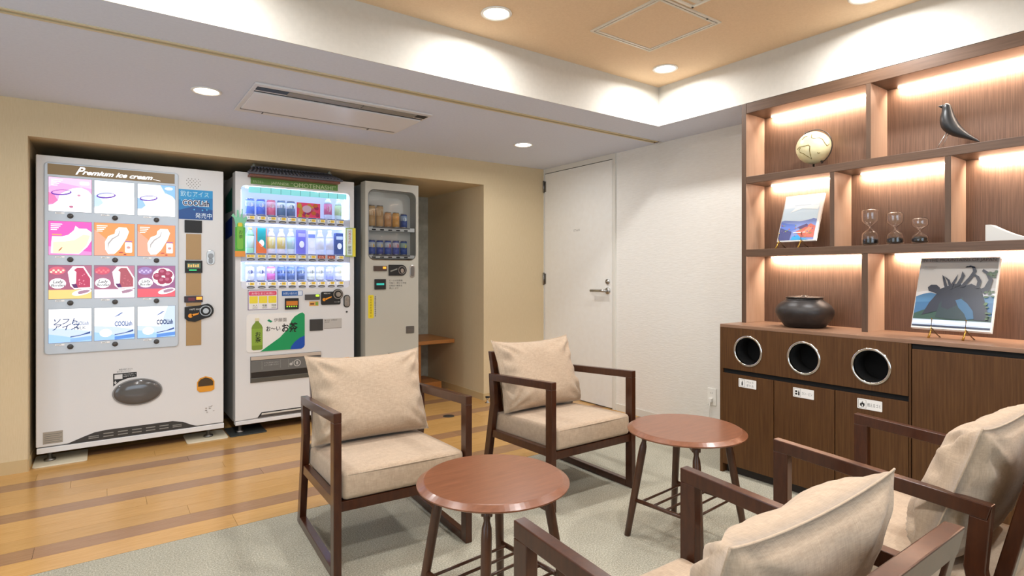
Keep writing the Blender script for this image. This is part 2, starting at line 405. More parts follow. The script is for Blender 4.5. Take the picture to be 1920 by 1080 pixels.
# air conditioner cassette
ac = thing('ceiling_air_conditioner', 'white one-way air conditioner cassette flush in the white ceiling', 'air conditioner', (.65, 3.2, ZC))
M_AC = mat('#dcd9d8', .4); M_ACD = mat('#8d867c', .5)
boxo('frame', (.65, 1.69, 3.20, 3.80, ZC - .012, ZC), M_AC, ac, .003)
boxo('intake_panel', (.672, 1.672, 3.335, 3.70, ZC - .02, ZC - .012), mat('#e6e4e6', .3), ac, .002)
boxo('outlet_slot', (.668, 1.676, 3.238, 3.298, ZC - .0135, ZC - .0119), M_BLACK, ac)
boxo('outlet_slot', (.668, 1.676, 3.318, 3.332, ZC - .0135, ZC - .0119), M_BLACK, ac)
boxo('louver', (.83, 1.25, 3.236, 3.300, ZC - .017, ZC - .012), M_ACD, ac, .002)
boxo('louver', (1.255, 1.60, 3.236, 3.300, ZC - .017, ZC - .012), M_ACD, ac, .002)
boxo('recess_shade', (.672, 1.665, 3.702, 3.738, ZC - .0145, ZC - .0119), mat('#78736d', .5), ac)  # flat strip coloured dark to imitate the shade of a recessed gap
boxo('latch', (.80, .806, 3.745, 3.775, ZC - .015, ZC - .0119), M_DGREY, ac)
boxo('latch', (1.48, 1.486, 3.745, 3.775, ZC - .015, ZC - .0119), M_DGREY, ac)
# access hatch
ht = thing('ceiling_hatch', 'square ceiling access hatch with thin white frame in the brown ceiling', 'hatch', (2.30, 1.94, ZB))
hx0, hx1, hy0, hy1 = 2.07, 2.535, 1.71, 2.175
f = MB()
for a, b in ((0, .012), (.018, .030)):
    f.box(hx0 + a, hx1 - a, hy0 + a, hy0 + b, ZB - .006, ZB); f.box(hx0 + a, hx1 - a, hy1 - b, hy1 - a, ZB - .006, ZB)
    f.box(hx0 + a, hx0 + b, hy0 + b, hy1 - b, ZB - .006, ZB); f.box(hx1 - b, hx1 - a, hy0 + b, hy1 - b, ZB - .006, ZB)
obj('frame', f, mat('#d9cfbd', .4), ht)
boxo('panel', (hx0 + .031, hx1 - .031, hy0 + .031, hy1 - .031, ZB - .003, ZB), M_BROWN, ht)
boxo('gap', (hx0 + .012, hx1 - .012, hy0 + .012, hy0 + .018, ZB - .001, ZB), M_BLACK, ht)
obj('latch', MB().lathe([(.0, -.008), (.005, -.008), (.005, 0)], (2.44, hy0 + .015 + .44 * 0, ZB), 12), M_BLACK, ht)
vt = thing('ceiling_vent', 'white rectangular vent grille beside the ceiling hatch at the top edge', 'vent', (2.20, 1.45, ZB))
f = MB(); vx0, vx1, vy0, vy1 = 2.12, 2.28, 1.30, 1.695
f.box(vx0, vx1, vy0, vy0 + .012, ZB - .008, ZB); f.box(vx0, vx1, vy1 - .012, vy1, ZB - .008, ZB); f.box(vx0, vx0 + .012, vy0, vy1, ZB - .008, ZB); f.box(vx1 - .012, vx1, vy0, vy1, ZB - .008, ZB)
obj('frame', f, mat('#ebe3d3', .4), vt)
for i in range(7): boxo('slat', (vx0 + .012, vx1 - .012, vy0 + .03 + i * .05, vy0 + .06 + i * .05, ZB - .005, ZB - .001), mat('#dcd3c2', .5), vt)

# ------------------------------------------------------------------ vending machine 1: ice cream
MY = 4.40
F1 = lambda u, v, dd: (u, MY - dd, v)
def side(x, dd0=0): return lambda u, v, dd: (x - dd, u, v)
m1 = thing('vending_machine', 'wide white ice cream vending machine with twelve backlit product pictures', 'vending machine', (.18, MY, 0))
boxo('cabinet', (-.320, .684, MY + .06, 5.15, .078, 1.845), M_SIDE, m1, .004)
boxo('door', (-.322, .687, MY, MY + .055, .104, 1.855), M_WHITE, m1, .006, seg=3)
boxo('base_rail', (-.318, .689, MY - .004, MY + .05, .066, .099), M_WHITE, m1, .003)
boxo('top_plate', (-.315, -.12, MY + .07, MY + .3, 1.845, 1.862), mat('#6a4a3c', .5), m1, .002)
wn = obj('window_frame', MB().prism(rrect(-.284, .414, .655, 1.815, .022), F1, 0, .006), mat('#b9c0c6', .3), m1, .002)
obj('window_panel', MB().prism(rrect(-.279, .409, .660, 1.810, .019), F1, .006, .008), mat('#b6bec6', .25, em=.26), m1)
hp = obj('header_panel', MB().prism(rect(-.267, .391, 1.741, 1.805), F1, .008, .010), mat('#a98b5e', .4, em=.35), m1)
M_LIT = mat('#ffffff', .5, em=1.5)
t = MB().mat(M_LIT)
t.text('P', -.137, 1.752, .066, F1, .0108, shear=.5, bold=.0012)
t.text('remium ice cream', -.102, 1.755, .040, F1, .0108, shear=.45, bold=.0012, width=.368)
t.prism([(.268, 1.757), (.310, 1.751), (.310, 1.753), (.268, 1.760)], F1, .0103, .0108)
obj('lettering', t, M_LIT, hp, recalc=False)
def em(h, s=1.0): return mat(h, .5, em=s * 1.25)
def panel(i, j, u0, v0, W, H):
    """one backlit product picture; drawn in flat colours"""
    mb = MB(); mb.mat(mat('#8b9299', .4)).prism(rect(u0 - .002, u0 + W + .002, v0 - .002, v0 + H + .002), F1, .008, .0095)
    P = lambda pts: [(u0 + a * W, v0 + b * H) for a, b in pts]
    lay = [.0100]
    def put(h, pts, s=1.0):
        pts = [(min(1, max(0, a)), min(1, max(0, b))) for a, b in pts]
        mb.mat(em(h, s)).flat(P(pts), F1, lay[0]); lay[0] += .00035
    def ring(cx, cy, rx, ry, wd, h, rot=.12):
        n = 28; o = ell(cx, cy, rx, ry, n, rot=rot); q = ell(cx, cy + .012, rx - wd, ry - wd * .8, n, rot=rot); mb.mat(em(h, .9))
        for k in range(n): mb.flat(P([o[k], o[(k + 1) % n], q[(k + 1) % n], q[k]]), F1, lay[0])
        lay[0] += .00035
    def words(n, a, b, h='#ffffff', s=1.1):
        for k in range(n): put(h, rect(a, a + .26 - .04 * k, b - .055 * k, b - .055 * k + .022), s)
    if j == 0:
        put(['#f9a6d4', '#d7e8fb', '#e4effd'][i], rect(0, 1, 0, 1), 1.0)
        put(['#fbc2e2', '#e8f2fe', '#86b4ee'][i], [(0, 1), (1, 1), (1, .72), (.55, .8), (.2, .86), (0, .7)] if i < 2 else [(.6, 1), (1, 1), (1, .4), (.85, .5), (.7, .8)], 1.0)
        put(['#f77fb6', '#c4dcf8', '#9cc3f3'][i], [(0, .2), (0, .55), (.12, .5), (.22, .3), (.15, .22)], .9)
        put('#ffffff', [(0, 0), (1, 0), (1, .55), (.92, .66), (.75, .74), (.55, .70), (.42, .62), (.25, .5), (.22, .32), (.1, .2), (0, .16)], 1.3)
        ring(.29, .56 if i == 0 else .55, .24, .085, .035, '#6b3fae')
        if i == 0:
            words(4, .06, .92); put('#b86a8a', ell(.52, .15, .05, .035)); put('#c98aa8', ell(.7, .5, .04, .03)); put('#ffffff', rrect(.72, .95, .82, .92, .04), 1.3)
        if i == 2: put('#ffffff', ell(.83, .9, .11, .045), 1.3)
        put('#c7ccd6', rect(.55, .85, .08, .095), .8)
    elif j == 1:
        put(['#f45cb4', '#fb9358', '#fb9060'][i], rect(0, 1, 0, 1), 1.0)
        if i == 0:
            put('#f98bc8', [(0, 0), (1, 0), (1, .1), (0, .25)], 1.0)
            put('#f4efe2', [(.05, .05), (.7, .03), (.9, .25), (1, .45), (1, .7), (.88, .8), (.7, .8), (.62, .88), (.58, .74), (.45, .6), (.3, .55), (.08, .55), (.06, .35)], 1.1)
            put('#e9e6bd', [(.1, .05), (.7, .05), (.88, .3), (.97, .6), (.8, .62), (.6, .45), (.35, .4), (.1, .38)], 1.0)
            words(4, .05, .9); put('#c77a57', [(.22, .1), (.27, .14), (.32, .22), (.3, .23), (.24, .16)], .8); put('#f3a36c', rect(.08, .3, .58, .62), 1)
        else:
            put('#fca78d', [(0, 0), (.5, 0), (.3, .5), (0, .8)], .9)
            put('#ffffff', [(.34, .05), (.5, .06), (.62, .2), (.8, .55), (.86, .75), (.8, .88), (.6, .88), (.52, .8), (.5, .68), (.34, .6), (.26, .42), (.27, .18)], 1.15)
            put('#f1ece2', [(.36, .09), (.5, .1), (.6, .24), (.76, .55), (.81, .74), (.76, .84), (.64, .84), (.63, .7), (.5, .58), (.38, .52), (.31, .4), (.31, .2)], 1.0)
            put('#b5aeb0', [(.33, .2), (.36, .36), (.45, .5), (.6, .62), (.64, .78), (.62, .78), (.58, .64), (.43, .53), (.33, .38)], .8)
            put('#f3f0f6', rrect(.76, .94, .1, .42, .03), 1.1); put('#7d66b4', rect(.76, .94, .44, .465), .9); put('#d09a94', ell(.85, .26, .05, .04), .9)
            put('#a9504e', ell(.66, .1, .06, .02)); put('#8f3f44', ell(.76, .04, .04, .02)); words(4, .06, .9)
    elif j == 2:
        put(['#a8627c', '#a86a84', '#9a648c'][i], rect(0, 1, 0, 1), .85)
        put(['#f2c67c', '#eddbe8', '#d9606c'][i], rect(0, 1, 0, .27), 1.0)
        put(['#b8708a', '#bf8098', '#a36c96'][i], [(.5, 1), (1, 1), (1, .55), (.7, .7)], .8)
        put(['#d7697c', '#cf5d72', '#9b7fb4'][i], ell(.2, .84, .19, .12), .9)
        for q in range(6): put(['#f4d8c0', '#f07a82', '#c7b6dc'][i], ell(.06 + .055 * q, .80 + .05 * (q % 2), .03, .03, 10), 1)
        put('#ffffff', [(.44, .8), (.56, .97), (.82, .97), (1, .62), (1, .3), (.6, .28), (.5, .38)] if i < 2 else ell(.68, .64, .30, .30, 12), 1.1)
        if i < 2:
            put('#c24a6a' if i == 0 else '#b5606c', [(.56, .84), (.66, .93), (.8, .93), (.97, .6), (.97, .34), (.62, .32)], .8)
            put('#eef0f2', [(.46, .78), (.54, .9), (.64, .8), (.63, .45), (.52, .45)], 1.1)
            put('#6d3a72', [(.52, .44), (.64, .44), (.68, .32), (.58, .32)], .7)
            for q in range(10): put('#e08ba0' if i == 0 else '#bf6d78', ell(.70 + .2 * random.random(), .40 + .35 * random.random(), .018, .018, 8), .9)
        else:
            for cx, cy in ((.52, .66), (.66, .80), (.82, .72), (.64, .52), (.8, .54)): put('#a4405e', ell(cx, cy, .12, .12, 10), .8); put('#c26a86', ell(cx - .02, cy + .03, .06, .05, 8), .8)
        put('#ffffff', ell(.21, .46, .19, .15), 1.2)
        mb.mat(em('#6f6a72', .4)).text('Lady', u0 + .21 * W, v0 + .47 * H, .026, F1, lay[0], align='CENTER', shear=.2, bold=.0006); mb.text('Borden', u0 + .21 * W, v0 + .37 * H, .022, F1, lay[0], align='CENTER', shear=.2, bold=.0006); lay[0] += .00035
        put('#ffffff', ell(.77, .19, .24, .085, 16, rot=.25), 1.1); put('#b18aa0', ell(.8, .2, .17, .05, 14, rot=.25), .8); put('#f1e6ea', ell(.62, .16, .07, .05, 12), 1)
    else:
        put('#d3e4fb', rect(0, 1, 0, 1), .8)
        put('#ffffff', [(0, .45), (.5, .4), (1, .3), (1, 1), (0, 1)] if i < 2 else [(0, .4), (.6, .35), (.8, 1), (0, 1)], .95)
        put('#9cc2f2', [(0, 0), (1, 0), (1, .16), (.6, .12), (.3, .2), (0, .26)], 1.0)
        put('#5f8fd8' if i else '#8db6ee', [(.5, .0), (1, .05), (1, .16), (.75, .13), (.5, .1)], .9)
        if i == 0:
            mb.mat(em('#4a5f9c', .4)).text('ソフト', u0 + .06 * W, v0 + .55 * H, .042, F1, lay[0], shear=.3, bold=.0006); mb.text('アイス', u0 + .05 * W, v0 + .38 * H, .046, F1, lay[0], shear=.3, bold=.0006)
            mb.mat(em('#7f98cc', .5)).text('COOLish', u0 + .55 * W, v0 + .5 * H, .032, F1, lay[0], width=.38 * W, bold=.0006); mb.mat(em('#6f7f9f', .4)).text('MILK', u0 + .58 * W, v0 + .37 * H, .026, F1, lay[0], width=.28 * W)
        else:
            mb.mat(em('#6f8ccc' if i == 1 else '#27407c', .5)).text('COOLish', u0 + .5 * W, v0 + .42 * H, .042, F1, lay[0], width=.44 * W, bold=.0014)
            lay[0] += .00035; put('#7f93c8', [(.48, .7), (.6, .74), (.72, .84), (.66, .84), (.56, .76)], .7); put('#ffffff', ell(.28, .22, .15, .12), 1.2)
        lay[0] += .00035; put('#3c5aa0', [(.5, .17), (.75, .21), (.97, .3), (.97, .24), (.8, .2), (.5, .14)], .6)
    o = obj('product_panel', mb, None, m1, recalc=False); return o
CX = [(-.262, .207), (-.041, .208), (.184, .209)]
RY = [(1.521, .204), (1.257, .204), (.990, .204), (.725, .204)]
for j in range(4):
    for i in range(3):
        panel(i, j, CX[i][0], RY[j][0], CX[i][1], RY[j][1])
        bx = [-.159, .065, .288][i]; bz = [1.495, 1.229, .964, .697][j]
        b = MB().mat(M_DGREY); b.lathe([(0, .012), (.012, .011), (.015, .006), (.016, 0)], (0, 0, 0), 20)
        vs = [(bx + x, MY - .008 - z, bz + y) for x, y, z in b.v]; b.v = vs
        obj('button', b, None, m1)
        bt = MB().mat(mat('#ffffff', .4)).prism(rect(bx - .072, bx - .028, bz + .010, bz + .020), F1, .008, .0105)
        bt.mat(M_DGREY).text('200円', bx - .068, bz + .0115, .010, F1, .0107)
        obj('price_tag', bt, None, m1, recalc=False)
sp = MB()
for a in range(9):
    for b_ in range(6):
        if (a + b_) % 2 == 0 and abs(a - 4) + abs(b_ - 3) < 6: sp.flat(ell(.462 + a * .010, 1.725 + b_ * .012, .0035, .0035, 8), F1, .0005)
obj('speaker_holes', sp, mat('#8f8d8a', .6), m1, recalc=False)
st = MB().mat(mat('#1f7fbf', .4)).prism(rect(.415, .619, 1.511, 1.712), F1, 0, .0015)
st.mat(mat('#2a9ad6', .4)).flat([(.415, 1.64), (.619, 1.66), (.619, 1.712), (.415, 1.712)], F1, .0017)
st.mat(mat('#1c4f93', .4)).flat([(.415, 1.511), (.619, 1.511), (.619, 1.58), (.50, 1.60), (.415, 1.57)], F1, .0017)
for q in range(14): st.mat(mat('#5cc0ea', .4)).flat(ell(.425 + .18 * random.random(), 1.53 + .16 * random.random(), .005, .005, 10), F1, .0019)
st.mat(mat('#bfe9f7', .4)).text('飲むアイス', .424, 1.667, .042, F1, .0022, width=.17)
st.mat(mat('#ffffff', .4)).text('COOLish', .438, 1.605, .050, F1, .0022, width=.160, bold=.0042)
st.mat(mat('#15214d', .4)).text('COOLish', .438, 1.605, .050, F1, .0026, width=.160, bold=.0012)
st.mat(mat('#e9f7ff', .4)).text('発売中', .512, 1.524, .040, F1, .0022, width=.10)
obj('sticker', st, None, m1, recalc=False, label='blue ice drink sticker')
boxo('card_reader', (.449, .553, MY - .008, MY, 1.420, 1.505), M_BLACK, m1, .003)
for a, b_ in ((1.237, 1.412), (.993, 1.146), (.922, .946), (.656, .838)): boxo('gold_trim', (.458, .549, MY - .004, MY, a, b_), mat('#b08d5b', .35), m1, .001)
dp = boxo('price_display', (.451, .555, MY - .010, MY, 1.148, 1.231), M_BLACK, m1, .002)
t = MB().mat(mat('#5b7a5d', .3, em=.5)).prism(rect(.463, .543, 1.178, 1.214), F1, .010, .0105); t.mat(mat('#3cff8a', .3, em=1)).prism(rect(.475, .52, 1.163, 1.170), F1, .010, .0105)
t.mat(mat('#f2c46a', .3, em=.8)); [t.prism(rect(.468 + .014 * k, .478 + .014 * k, 1.186, 1.208 - .004 * (k % 2)), F1, .0105, .011) for k in range(5)]
obj('screen', t, None, dp, recalc=False)
rd = boxo('bill_slot', (.447, .557, MY - .010, MY, .948, .990), mat('#2b0c10', .3), m1, .002)
t = MB().mat(mat('#ff9a30', .3, em=1.6)).prism(rect(.518, .552, .966, .984), F1, .010, .0108); t.mat(mat('#7c1420', .3, em=.5)).prism(rect(.47, .51, .958, .98), F1, .010, .0105)
obj('indicator', t, None, rd, recalc=False)
cp = MB().prism([(.449, .917)] + [(.53, .925)] + [(.574 + .05 * cos(a), .888 + .05 * sin(a)) for a in [radians(k) for k in range(75, -100, -15)]] + [(.51, .815), (.47, .822), (.449, .842)], F1, 0, .012)
cpo = obj('coin_panel', cp, M_BLACK, m1, .002)
t = MB().mat(M_STEEL)
def disc(mb, cx, cz, r, d0, d1, n=28): return mb.prism(ell(cx, cz, r, r, n), F1, d0, d1)
disc(t, .574, .888, .036, .012, .016); t.mat(M_BLACK); disc(t, .574, .888, .031, .016, .0165); t.mat(M_STEEL); disc(t, .574, .888, .018, .0165, .024)
obj('coin_slot', t, None, cpo)
t = MB().mat(mat('#f39a1f', .4)); disc(t, .483, .858, .014, .012, .013); t.prism([(.49, .852), (.53, .866), (.535, .880), (.527, .874), (.49, .868)], F1, .012, .013)
t.mat(mat('#e8e6e0', .4)).text('100円 500円', .475, .895, .014, F1, .0125)
obj('coin_graphic', t, None, cpo, recalc=False)
lk = obj('lock', MB().prism(rrect(.581, .632, 1.203, 1.305, .024), F1, 0, .006), M_STEEL, m1, .002)
t = MB(); t.prism(ell(.606, 1.265, .017, .017), F1, .006, .014); t.prism(rrect(.594, .618, 1.212, 1.25, .01), F1, .006, .010); obj('lock_handle', t, M_DSTEEL, lk, .001)
# delivery door: oval flap
t = MB().mat(mat('#8a8886', .3)).prism(ell(.186, .379, .136, .086, 48), F1, 0, .006)
ovl = obj('delivery_rim', t, None, m1, .002)
t = MB(); rings = [(1.0, .006), (.95, .012), (.8, .018), (.5, .023), (.2, .025)]
vs = []; n = 40
for k, dd in rings: vs += [F1(.186 + .129 * k * cos(2 * pi * i / n), .379 + .079 * k * sin(2 * pi * i / n), dd) for i in range(n)]
fs = [(a * n + i, a * n + (i + 1) % n, (a + 1) * n + (i + 1) % n, (a + 1) * n + i) for a in range(4) for i in range(n)] + [tuple(4 * n + i for i in range(n))]
t.add(vs, fs, True)
obj('delivery_flap', t, mat('#5c5a59', .12, spec=.6), m1)
t = MB().mat(mat('#1c1c1c', .4)).prism([(.055, .508), (.180, .508), (.180, .478), (.13, .472), (.09, .458), (.056, .428)], F1, 0, .001)
t.mat(M_WHITE).prism(rect(.062, .104, .472, .501), F1, .001, .0014); t.prism([(.064, .452), (.069, .452), (.069, .463), (.064, .463)], F1, .001, .0014); t.prism([(.058, .453), (.0755, .453), (.0667, .440)], F1, .001, .0014)
t.mat(M_WHITE).text('トビラを押して', .108, .495, .009, F1, .0018, width=.066); t.text('お取り下さい', .108, .483, .009, F1, .0018, width=.062)
t.mat(M_DGREY).text('商品が出てきたら', .085, .527, .011, F1, .001, width=.072); t.text('取り出して下さい', .075, .514, .010, F1, .001, width=.075)
obj('instruction_sticker', t, None, m1, recalc=False)
t = MB().mat(mat('#e39a2b', .4)).prism([(.523, .40), (.54, .427), (.575, .438), (.612, .425), (.629, .40), (.629, .345), (.61, .332), (.54, .332), (.523, .348)], F1, 0, .004)
t.mat(mat('#4c3a22', .35)).prism([(.530, .40), (.545, .420), (.575, .430), (.605, .418), (.621, .40), (.621, .372), (.530, .372)], F1, .004, .006)
obj('coin_return', t, None, m1)
gr = MB().prism([(-.18, .103), (-.10, .133), (-.04, .153), (.02, .159), (.38, .159), (.44, .145), (.49, .118), (.528, .103)], F1, 0, .0012)
gro = obj('grille', gr, mat('#3a3734', .5), m1)
for k in range(7):
    x = -.07 + k * .075; boxo('grille_bar', (x, x + .052, MY - .004, MY - .001, .135 if 0 < k < 6 else .128, .141 if 0 < k < 6 else .133), mat('#8c8982', .4), m1)
    boxo('grille_bar', (x, x + .052, MY - .004, MY - .001, .117, .123), mat('#8c8982', .4), m1)
t = MB().mat(mat('#a39a8b', .35, .3)).prism(rect(-.289, -.195, .120, .192), F1, 0, .0012); t.mat(M_DGREY)
for k in range(5): t.prism(rect(-.283, -.20 - .01 * (k % 2), .176 - k * .012, .178 - k * .012), F1, .0012, .0014)
obj('rating_plate', t, None, m1, recalc=False)
t = MB()
for q in range(12): t.flat(ell(.575 + .06 * random.random(), .18 + .05 * random.random(), .006, .003, 8), F1, .0006)
obj('faded_sticker', t, mat('#b9b3ae', .5), m1, recalc=False)
for x in (-.26, .60):
    obj('levelling_foot', MB().lathe([(.03, 0), (.03, .01), (.012, .014), (.012, .07)], (x, MY + .06, .007), 16), M_DSTEEL, m1)
def footplate(par, x0, x1, y0, y1, m): 
    return obj('foot_plate', MB().prism(rrect(x0, x1, y0, y1, .018), lambda u, v, dd: (u, v, dd), 0.0, .007), m, par, .0015)
footplate(m1, -.335, -.075, 4.335, 4.60, mat('#ddd2b8', .5)); footplate(m1, .46, .712, 4.355, 4.60, mat('#ddd2b8', .5))

# ------------------------------------------------------------------ vending machine 2: drinks
def framed_door(par, x0, x1, z0, z1, wx0, wx1, wz0, wz1, r, yf, m, depth=.055):
    """door with a rounded window opening"""
    outer = []; inner = rrect(wx0, wx1, wz0, wz1, r, 6); n = len(inner); mb = MB()
    cx, cz = (wx0 + wx1) / 2, (wz0 + wz1) / 2
    for (u, v) in inner: outer.append((x1 if u > cx else x0, z1 if v > cz else z0) )
    k = n // 4
    for d in (0, -depth):
        for q in range(4):
            idx = list(range(q * k, (q + 1) * k)); corner = outer[idx[0]]
            for i in idx[:-1]: mb.add([(inner[i][0], yf - d, inner[i][1]), (inner[i + 1][0], yf - d, inner[i + 1][1]), (corner[0], yf - d, corner[1])], [(0, 1, 2)])
            j = idx[-1]; jn = (j + 1) % n
            mb.add([(inner[j][0], yf - d, inner[j][1]), (inner[jn][0], yf - d, inner[jn][1]), (outer[jn][0], yf - d, outer[jn][1]), (corner[0], yf - d, corner[1])], [(0, 1, 2, 3)])
    for i in range(n):
        j = (i + 1) % n; mb.add([(inner[i][0], yf, inner[i][1]), (inner[j][0], yf, inner[j][1]), (inner[j][0], yf + depth, inner[j][1]), (inner[i][0], yf + depth, inner[i][1])], [(0, 1, 2, 3)])
    c4 = [(x0, z0), (x1, z0), (x1, z1), (x0, z1)]
    for i in range(4):
        a, b = c4[i], c4[(i + 1) % 4]; mb.add([(a[0], yf, a[1]), (b[0], yf, b[1]), (b[0], yf + depth, b[1]), (a[0], yf + depth, a[1])], [(0, 1, 2, 3)])
    return obj('door', mb, m, par)
m2 = thing('vending_machine', 'tall white drink vending machine with lit display window under a small tiled roof', 'vending machine', (1.19, MY, 0))
X0, X1 = .762, 1.622
framed_door(m2, X0, X1, .098, 1.866, .798, 1.588, 1.032, 1.772, .03, MY, M_WHITE, .11)
cb = MB().box(X0 + .004, X1 - .004, MY + .125, 5.15, .07, 1.85)
obj('cabinet', cb, M_SIDE, m2, .004)
boxo('base_rail', (X0, X1, MY - .002, MY + .06, .066, .094), M_WHITE, m2, .003)
sg = MB(); FS = lambda u, v, dd: (X0 + .004 - dd, u, v)
sg.mat(mat('#0c6a55', .4)).prism([(4.55, 1.60), (4.82, 1.60), (4.82, 1.72), (4.55, 1.77)], FS, 0, .001); sg.mat(mat('#1c3f9c', .4)).prism([(4.55, 1.42), (4.82, 1.40), (4.82, 1.53), (4.55, 1.56)], FS, 0, .001)
obj('side_graphic', sg, None, m2)
# lit interior
M_BACK = em('#c3d2ff', .68)
boxo('display_back', (.79, 1.60, MY + .112, MY + .118, 1.02, 1.785), M_BACK, m2)
M_SHW = mat('#d9d9e2', .4, em=.12)
rows = [(1.515, 1.566), (1.238, 1.290), (1.036, 1.088)]
for k, (a, b_) in enumerate(rows):
    boxo('display_shelf', (.80, 1.586, MY + .004, MY + .112, a - .012, b_), M_SHW, m2, .002)
M_TUBE = emit('fluorescent_tube', '#c4d6ff', 15)
for x in (.808, 1.578): obj('light_tube', MB().tube([(x, MY + .085, 1.05), (x, MY + .085, 1.75)], .007, 10), M_TUBE, m2)
for z in (1.765, 1.497, 1.220): boxo('light_tube', (.83, 1.56, MY + .018, MY + .028, z - .008, z), M_TUBE, m2)
xs = [.863, .937, 1.008, 1.080, 1.149, 1.222, 1.297, 1.367, 1.442, 1.512]
for k, (a, b_) in enumerate(rows):
    for i, x in enumerate(xs):
        zb = [1.521, 1.244, 1.044][k]
        t = MB().mat(M_DGREY).prism(ell(x, zb, .026, .009, 20), F1, -.004, .004); t.mat(mat('#a8a8ac', .3)).prism(ell(x, zb - .003, .019, .0045, 16), F1, .004, .0055)
        obj('button', t, None, m2)
        t = MB()
        t.mat(mat('#3d4f8e', .4, em=.2)).prism(rect(x - .029, x + .029, zb + .037, zb + .043), F1, -.004, -.001)
        hot = k == 1 and i in (7, 8); yel = k == 1 and i in (0, 1, 4)
        if hot: t.mat(mat('#ee6a3c', .4, em=.4)).prism(rect(x - .028, x + .028, zb + .014, zb + .036), F1, -.004, -.001)
        else: t.mat(mat('#f2f2f4', .4, em=.3)).prism(rect(x - .028, x + .028, zb + .013, zb + .036), F1, -.004, -.001); t.mat(mat('#e6c24a', .4, em=.3)).prism(rect(x - (.026 if yel else .006), x + .024, zb + .015, zb + .034), F1, -.001, -.0005)
        t.mat(M_DGREY if not hot else mat('#ffffff', .5)).text(['¥160', '¥170', '¥140'][k], x - .020, zb + .019, .016, F1, .0, width=.036)
        obj('price_tag', t, None, m2, recalc=False)
obj('window_cover', MB().flat(rrect(.799, 1.587, 1.095, 1.771, .03), F1, -.0008), M_THIN, m2, recalc=False)
t = MB().mat(em('#8fdede', .8)).prism(rect(.85, 1.565, 1.725, 1.768), F1, -.012, -.008)
t.mat(mat('#3a7d80', .5))
for k in range(9): t.prism(rect(.93 + k * .070, .9325 + k * .070, 1.727, 1.766), F1, -.008, -.0075)
obj('header_strip', t, None, m2)
# sample drinks; their colours glow in imitation of the lit interior
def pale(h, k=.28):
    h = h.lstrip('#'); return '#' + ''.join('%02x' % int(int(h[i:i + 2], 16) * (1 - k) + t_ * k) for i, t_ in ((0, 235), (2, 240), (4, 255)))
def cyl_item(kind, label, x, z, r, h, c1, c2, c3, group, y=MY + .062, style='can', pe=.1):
    if y > MY + .06: c1, c2, c3, pe = pale(c1), pale(c2), pale(c3), .22  # paled as if washed out by the bright interior light
    o = thing(kind, label, 'can' if style == 'can' else ('bottle' if style == 'bottle' else 'carton'), (x, y, z), group=group)
    b = MB(); n = 24
    if style == 'can':
        b.mat(M_STEEL).lathe([(r * .82, 0), (r * .95, .004), (r, .009)], (x, y, z), n)
        b.mat(mat(c1, .35, em=pe)).lathe([(r, .009), (r, h * .52)], (x, y, z), n); b.mat(mat(c2, .35, em=pe)).lathe([(r * 1.001, h * .52), (r * 1.001, h * .86)], (x, y, z), n)
        b.mat(mat(c1, .35, em=pe)).lathe([(r, h * .86), (r * .97, h * .9), (r * .86, h * .96)], (x, y, z), n)
        obj('can_body', b, None, o, recalc=False)
        obj('can_lid', MB().lathe([(r * .86, h * .96), (r * .88, h), (r * .80, h), (r * .78, h * .97), (.0, h * .97)], (x, y, z), n), M_STEEL, o)
    elif style == 'bottle':
        b.mat(mat(c1, .3, em=.12)).lathe([(r * .8, 0), (r * .97, .006), (r, .015), (r, h * .2)], (x, y, z), n)
        b.mat(mat(c2, .35, em=.15)).lathe([(r * 1.01, h * .2), (r * 1.01, h * .66)], (x, y, z), n)
        b.mat(mat(c1, .3, em=.12)).lathe([(r, h * .66), (r * .9, h * .74), (r * .55, h * .85), (r * .42, h * .9)], (x, y, z), n)
        obj('bottle_body', b, None, o, recalc=False)
        obj('bottle_cap', MB().lathe([(r * .48, h * .9), (r * .5, h * .905), (r * .5, h * .99), (r * .44, h), (0, h)], (x, y, z), n), mat(c3, .4, em=.1), o)
    # front label print
    lb = MB().mat(mat(c3 if style == 'can' else '#f4f4f6', .4, em=.1))
    yy = y - r * 1.02
    pts = ell(0, h * (.62 if style == 'can' else .45), r * .5, h * .13, 14)
    lb.add([(x + u, y - sqrt(max(0, (r * 1.015) ** 2 - u * u)), z + v) for u, v in pts], [tuple(range(len(pts)))])
    obj('label', lb, None, o, recalc=False)
    return o
r1 = [('blue', '#2d58c8', '#a9c6f4', '#f1f4fb'), ('royal blue', '#1f46c4', '#8eb2f0', '#f1f4fb'), ('red and pink', '#d23a5c', '#f0a2b6', '#f7dbe4'), ('navy and white', '#27476e', '#dfe9f4', '#5f8bb0'), ('dark blue and white', '#2a4470', '#e6eef6', '#4c77a0')]
for i, (nm, a, b_, c_) in enumerate(r1):
    ordn = ['first', 'second', 'third', 'fourth', 'fifth'][i]
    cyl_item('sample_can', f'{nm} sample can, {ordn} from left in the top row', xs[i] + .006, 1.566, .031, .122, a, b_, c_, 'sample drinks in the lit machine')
t = thing('display_card', 'red fruit picture card standing in the top row of the lit drink machine', 'card', (1.305, MY + .05, 1.566))
b = MB().mat(mat('#d8395c', .5, em=.3)).prism(rect(1.195, 1.37, 1.566, 1.682), F1, -.05, -.045)
for q in range(26):
    hx = random.choice(['#f2792f', '#f7a23c', '#e83a5a', '#c92a66', '#f2c23c', '#8a3f9c', '#f46a8a'])
    b.mat(mat(hx, .5, em=.35)).flat(ell(1.21 + .145 * random.random(), 1.58 + .085 * random.random(), .018, .015, 12, rot=q), F1, -.045 + .0001 * (q + 1))
b.mat(mat('#f6cbd8', .5, em=.4)).flat(ell(1.268, 1.635, .034, .028, 20), F1, -.041)
obj('card', b, None, t, recalc=False)
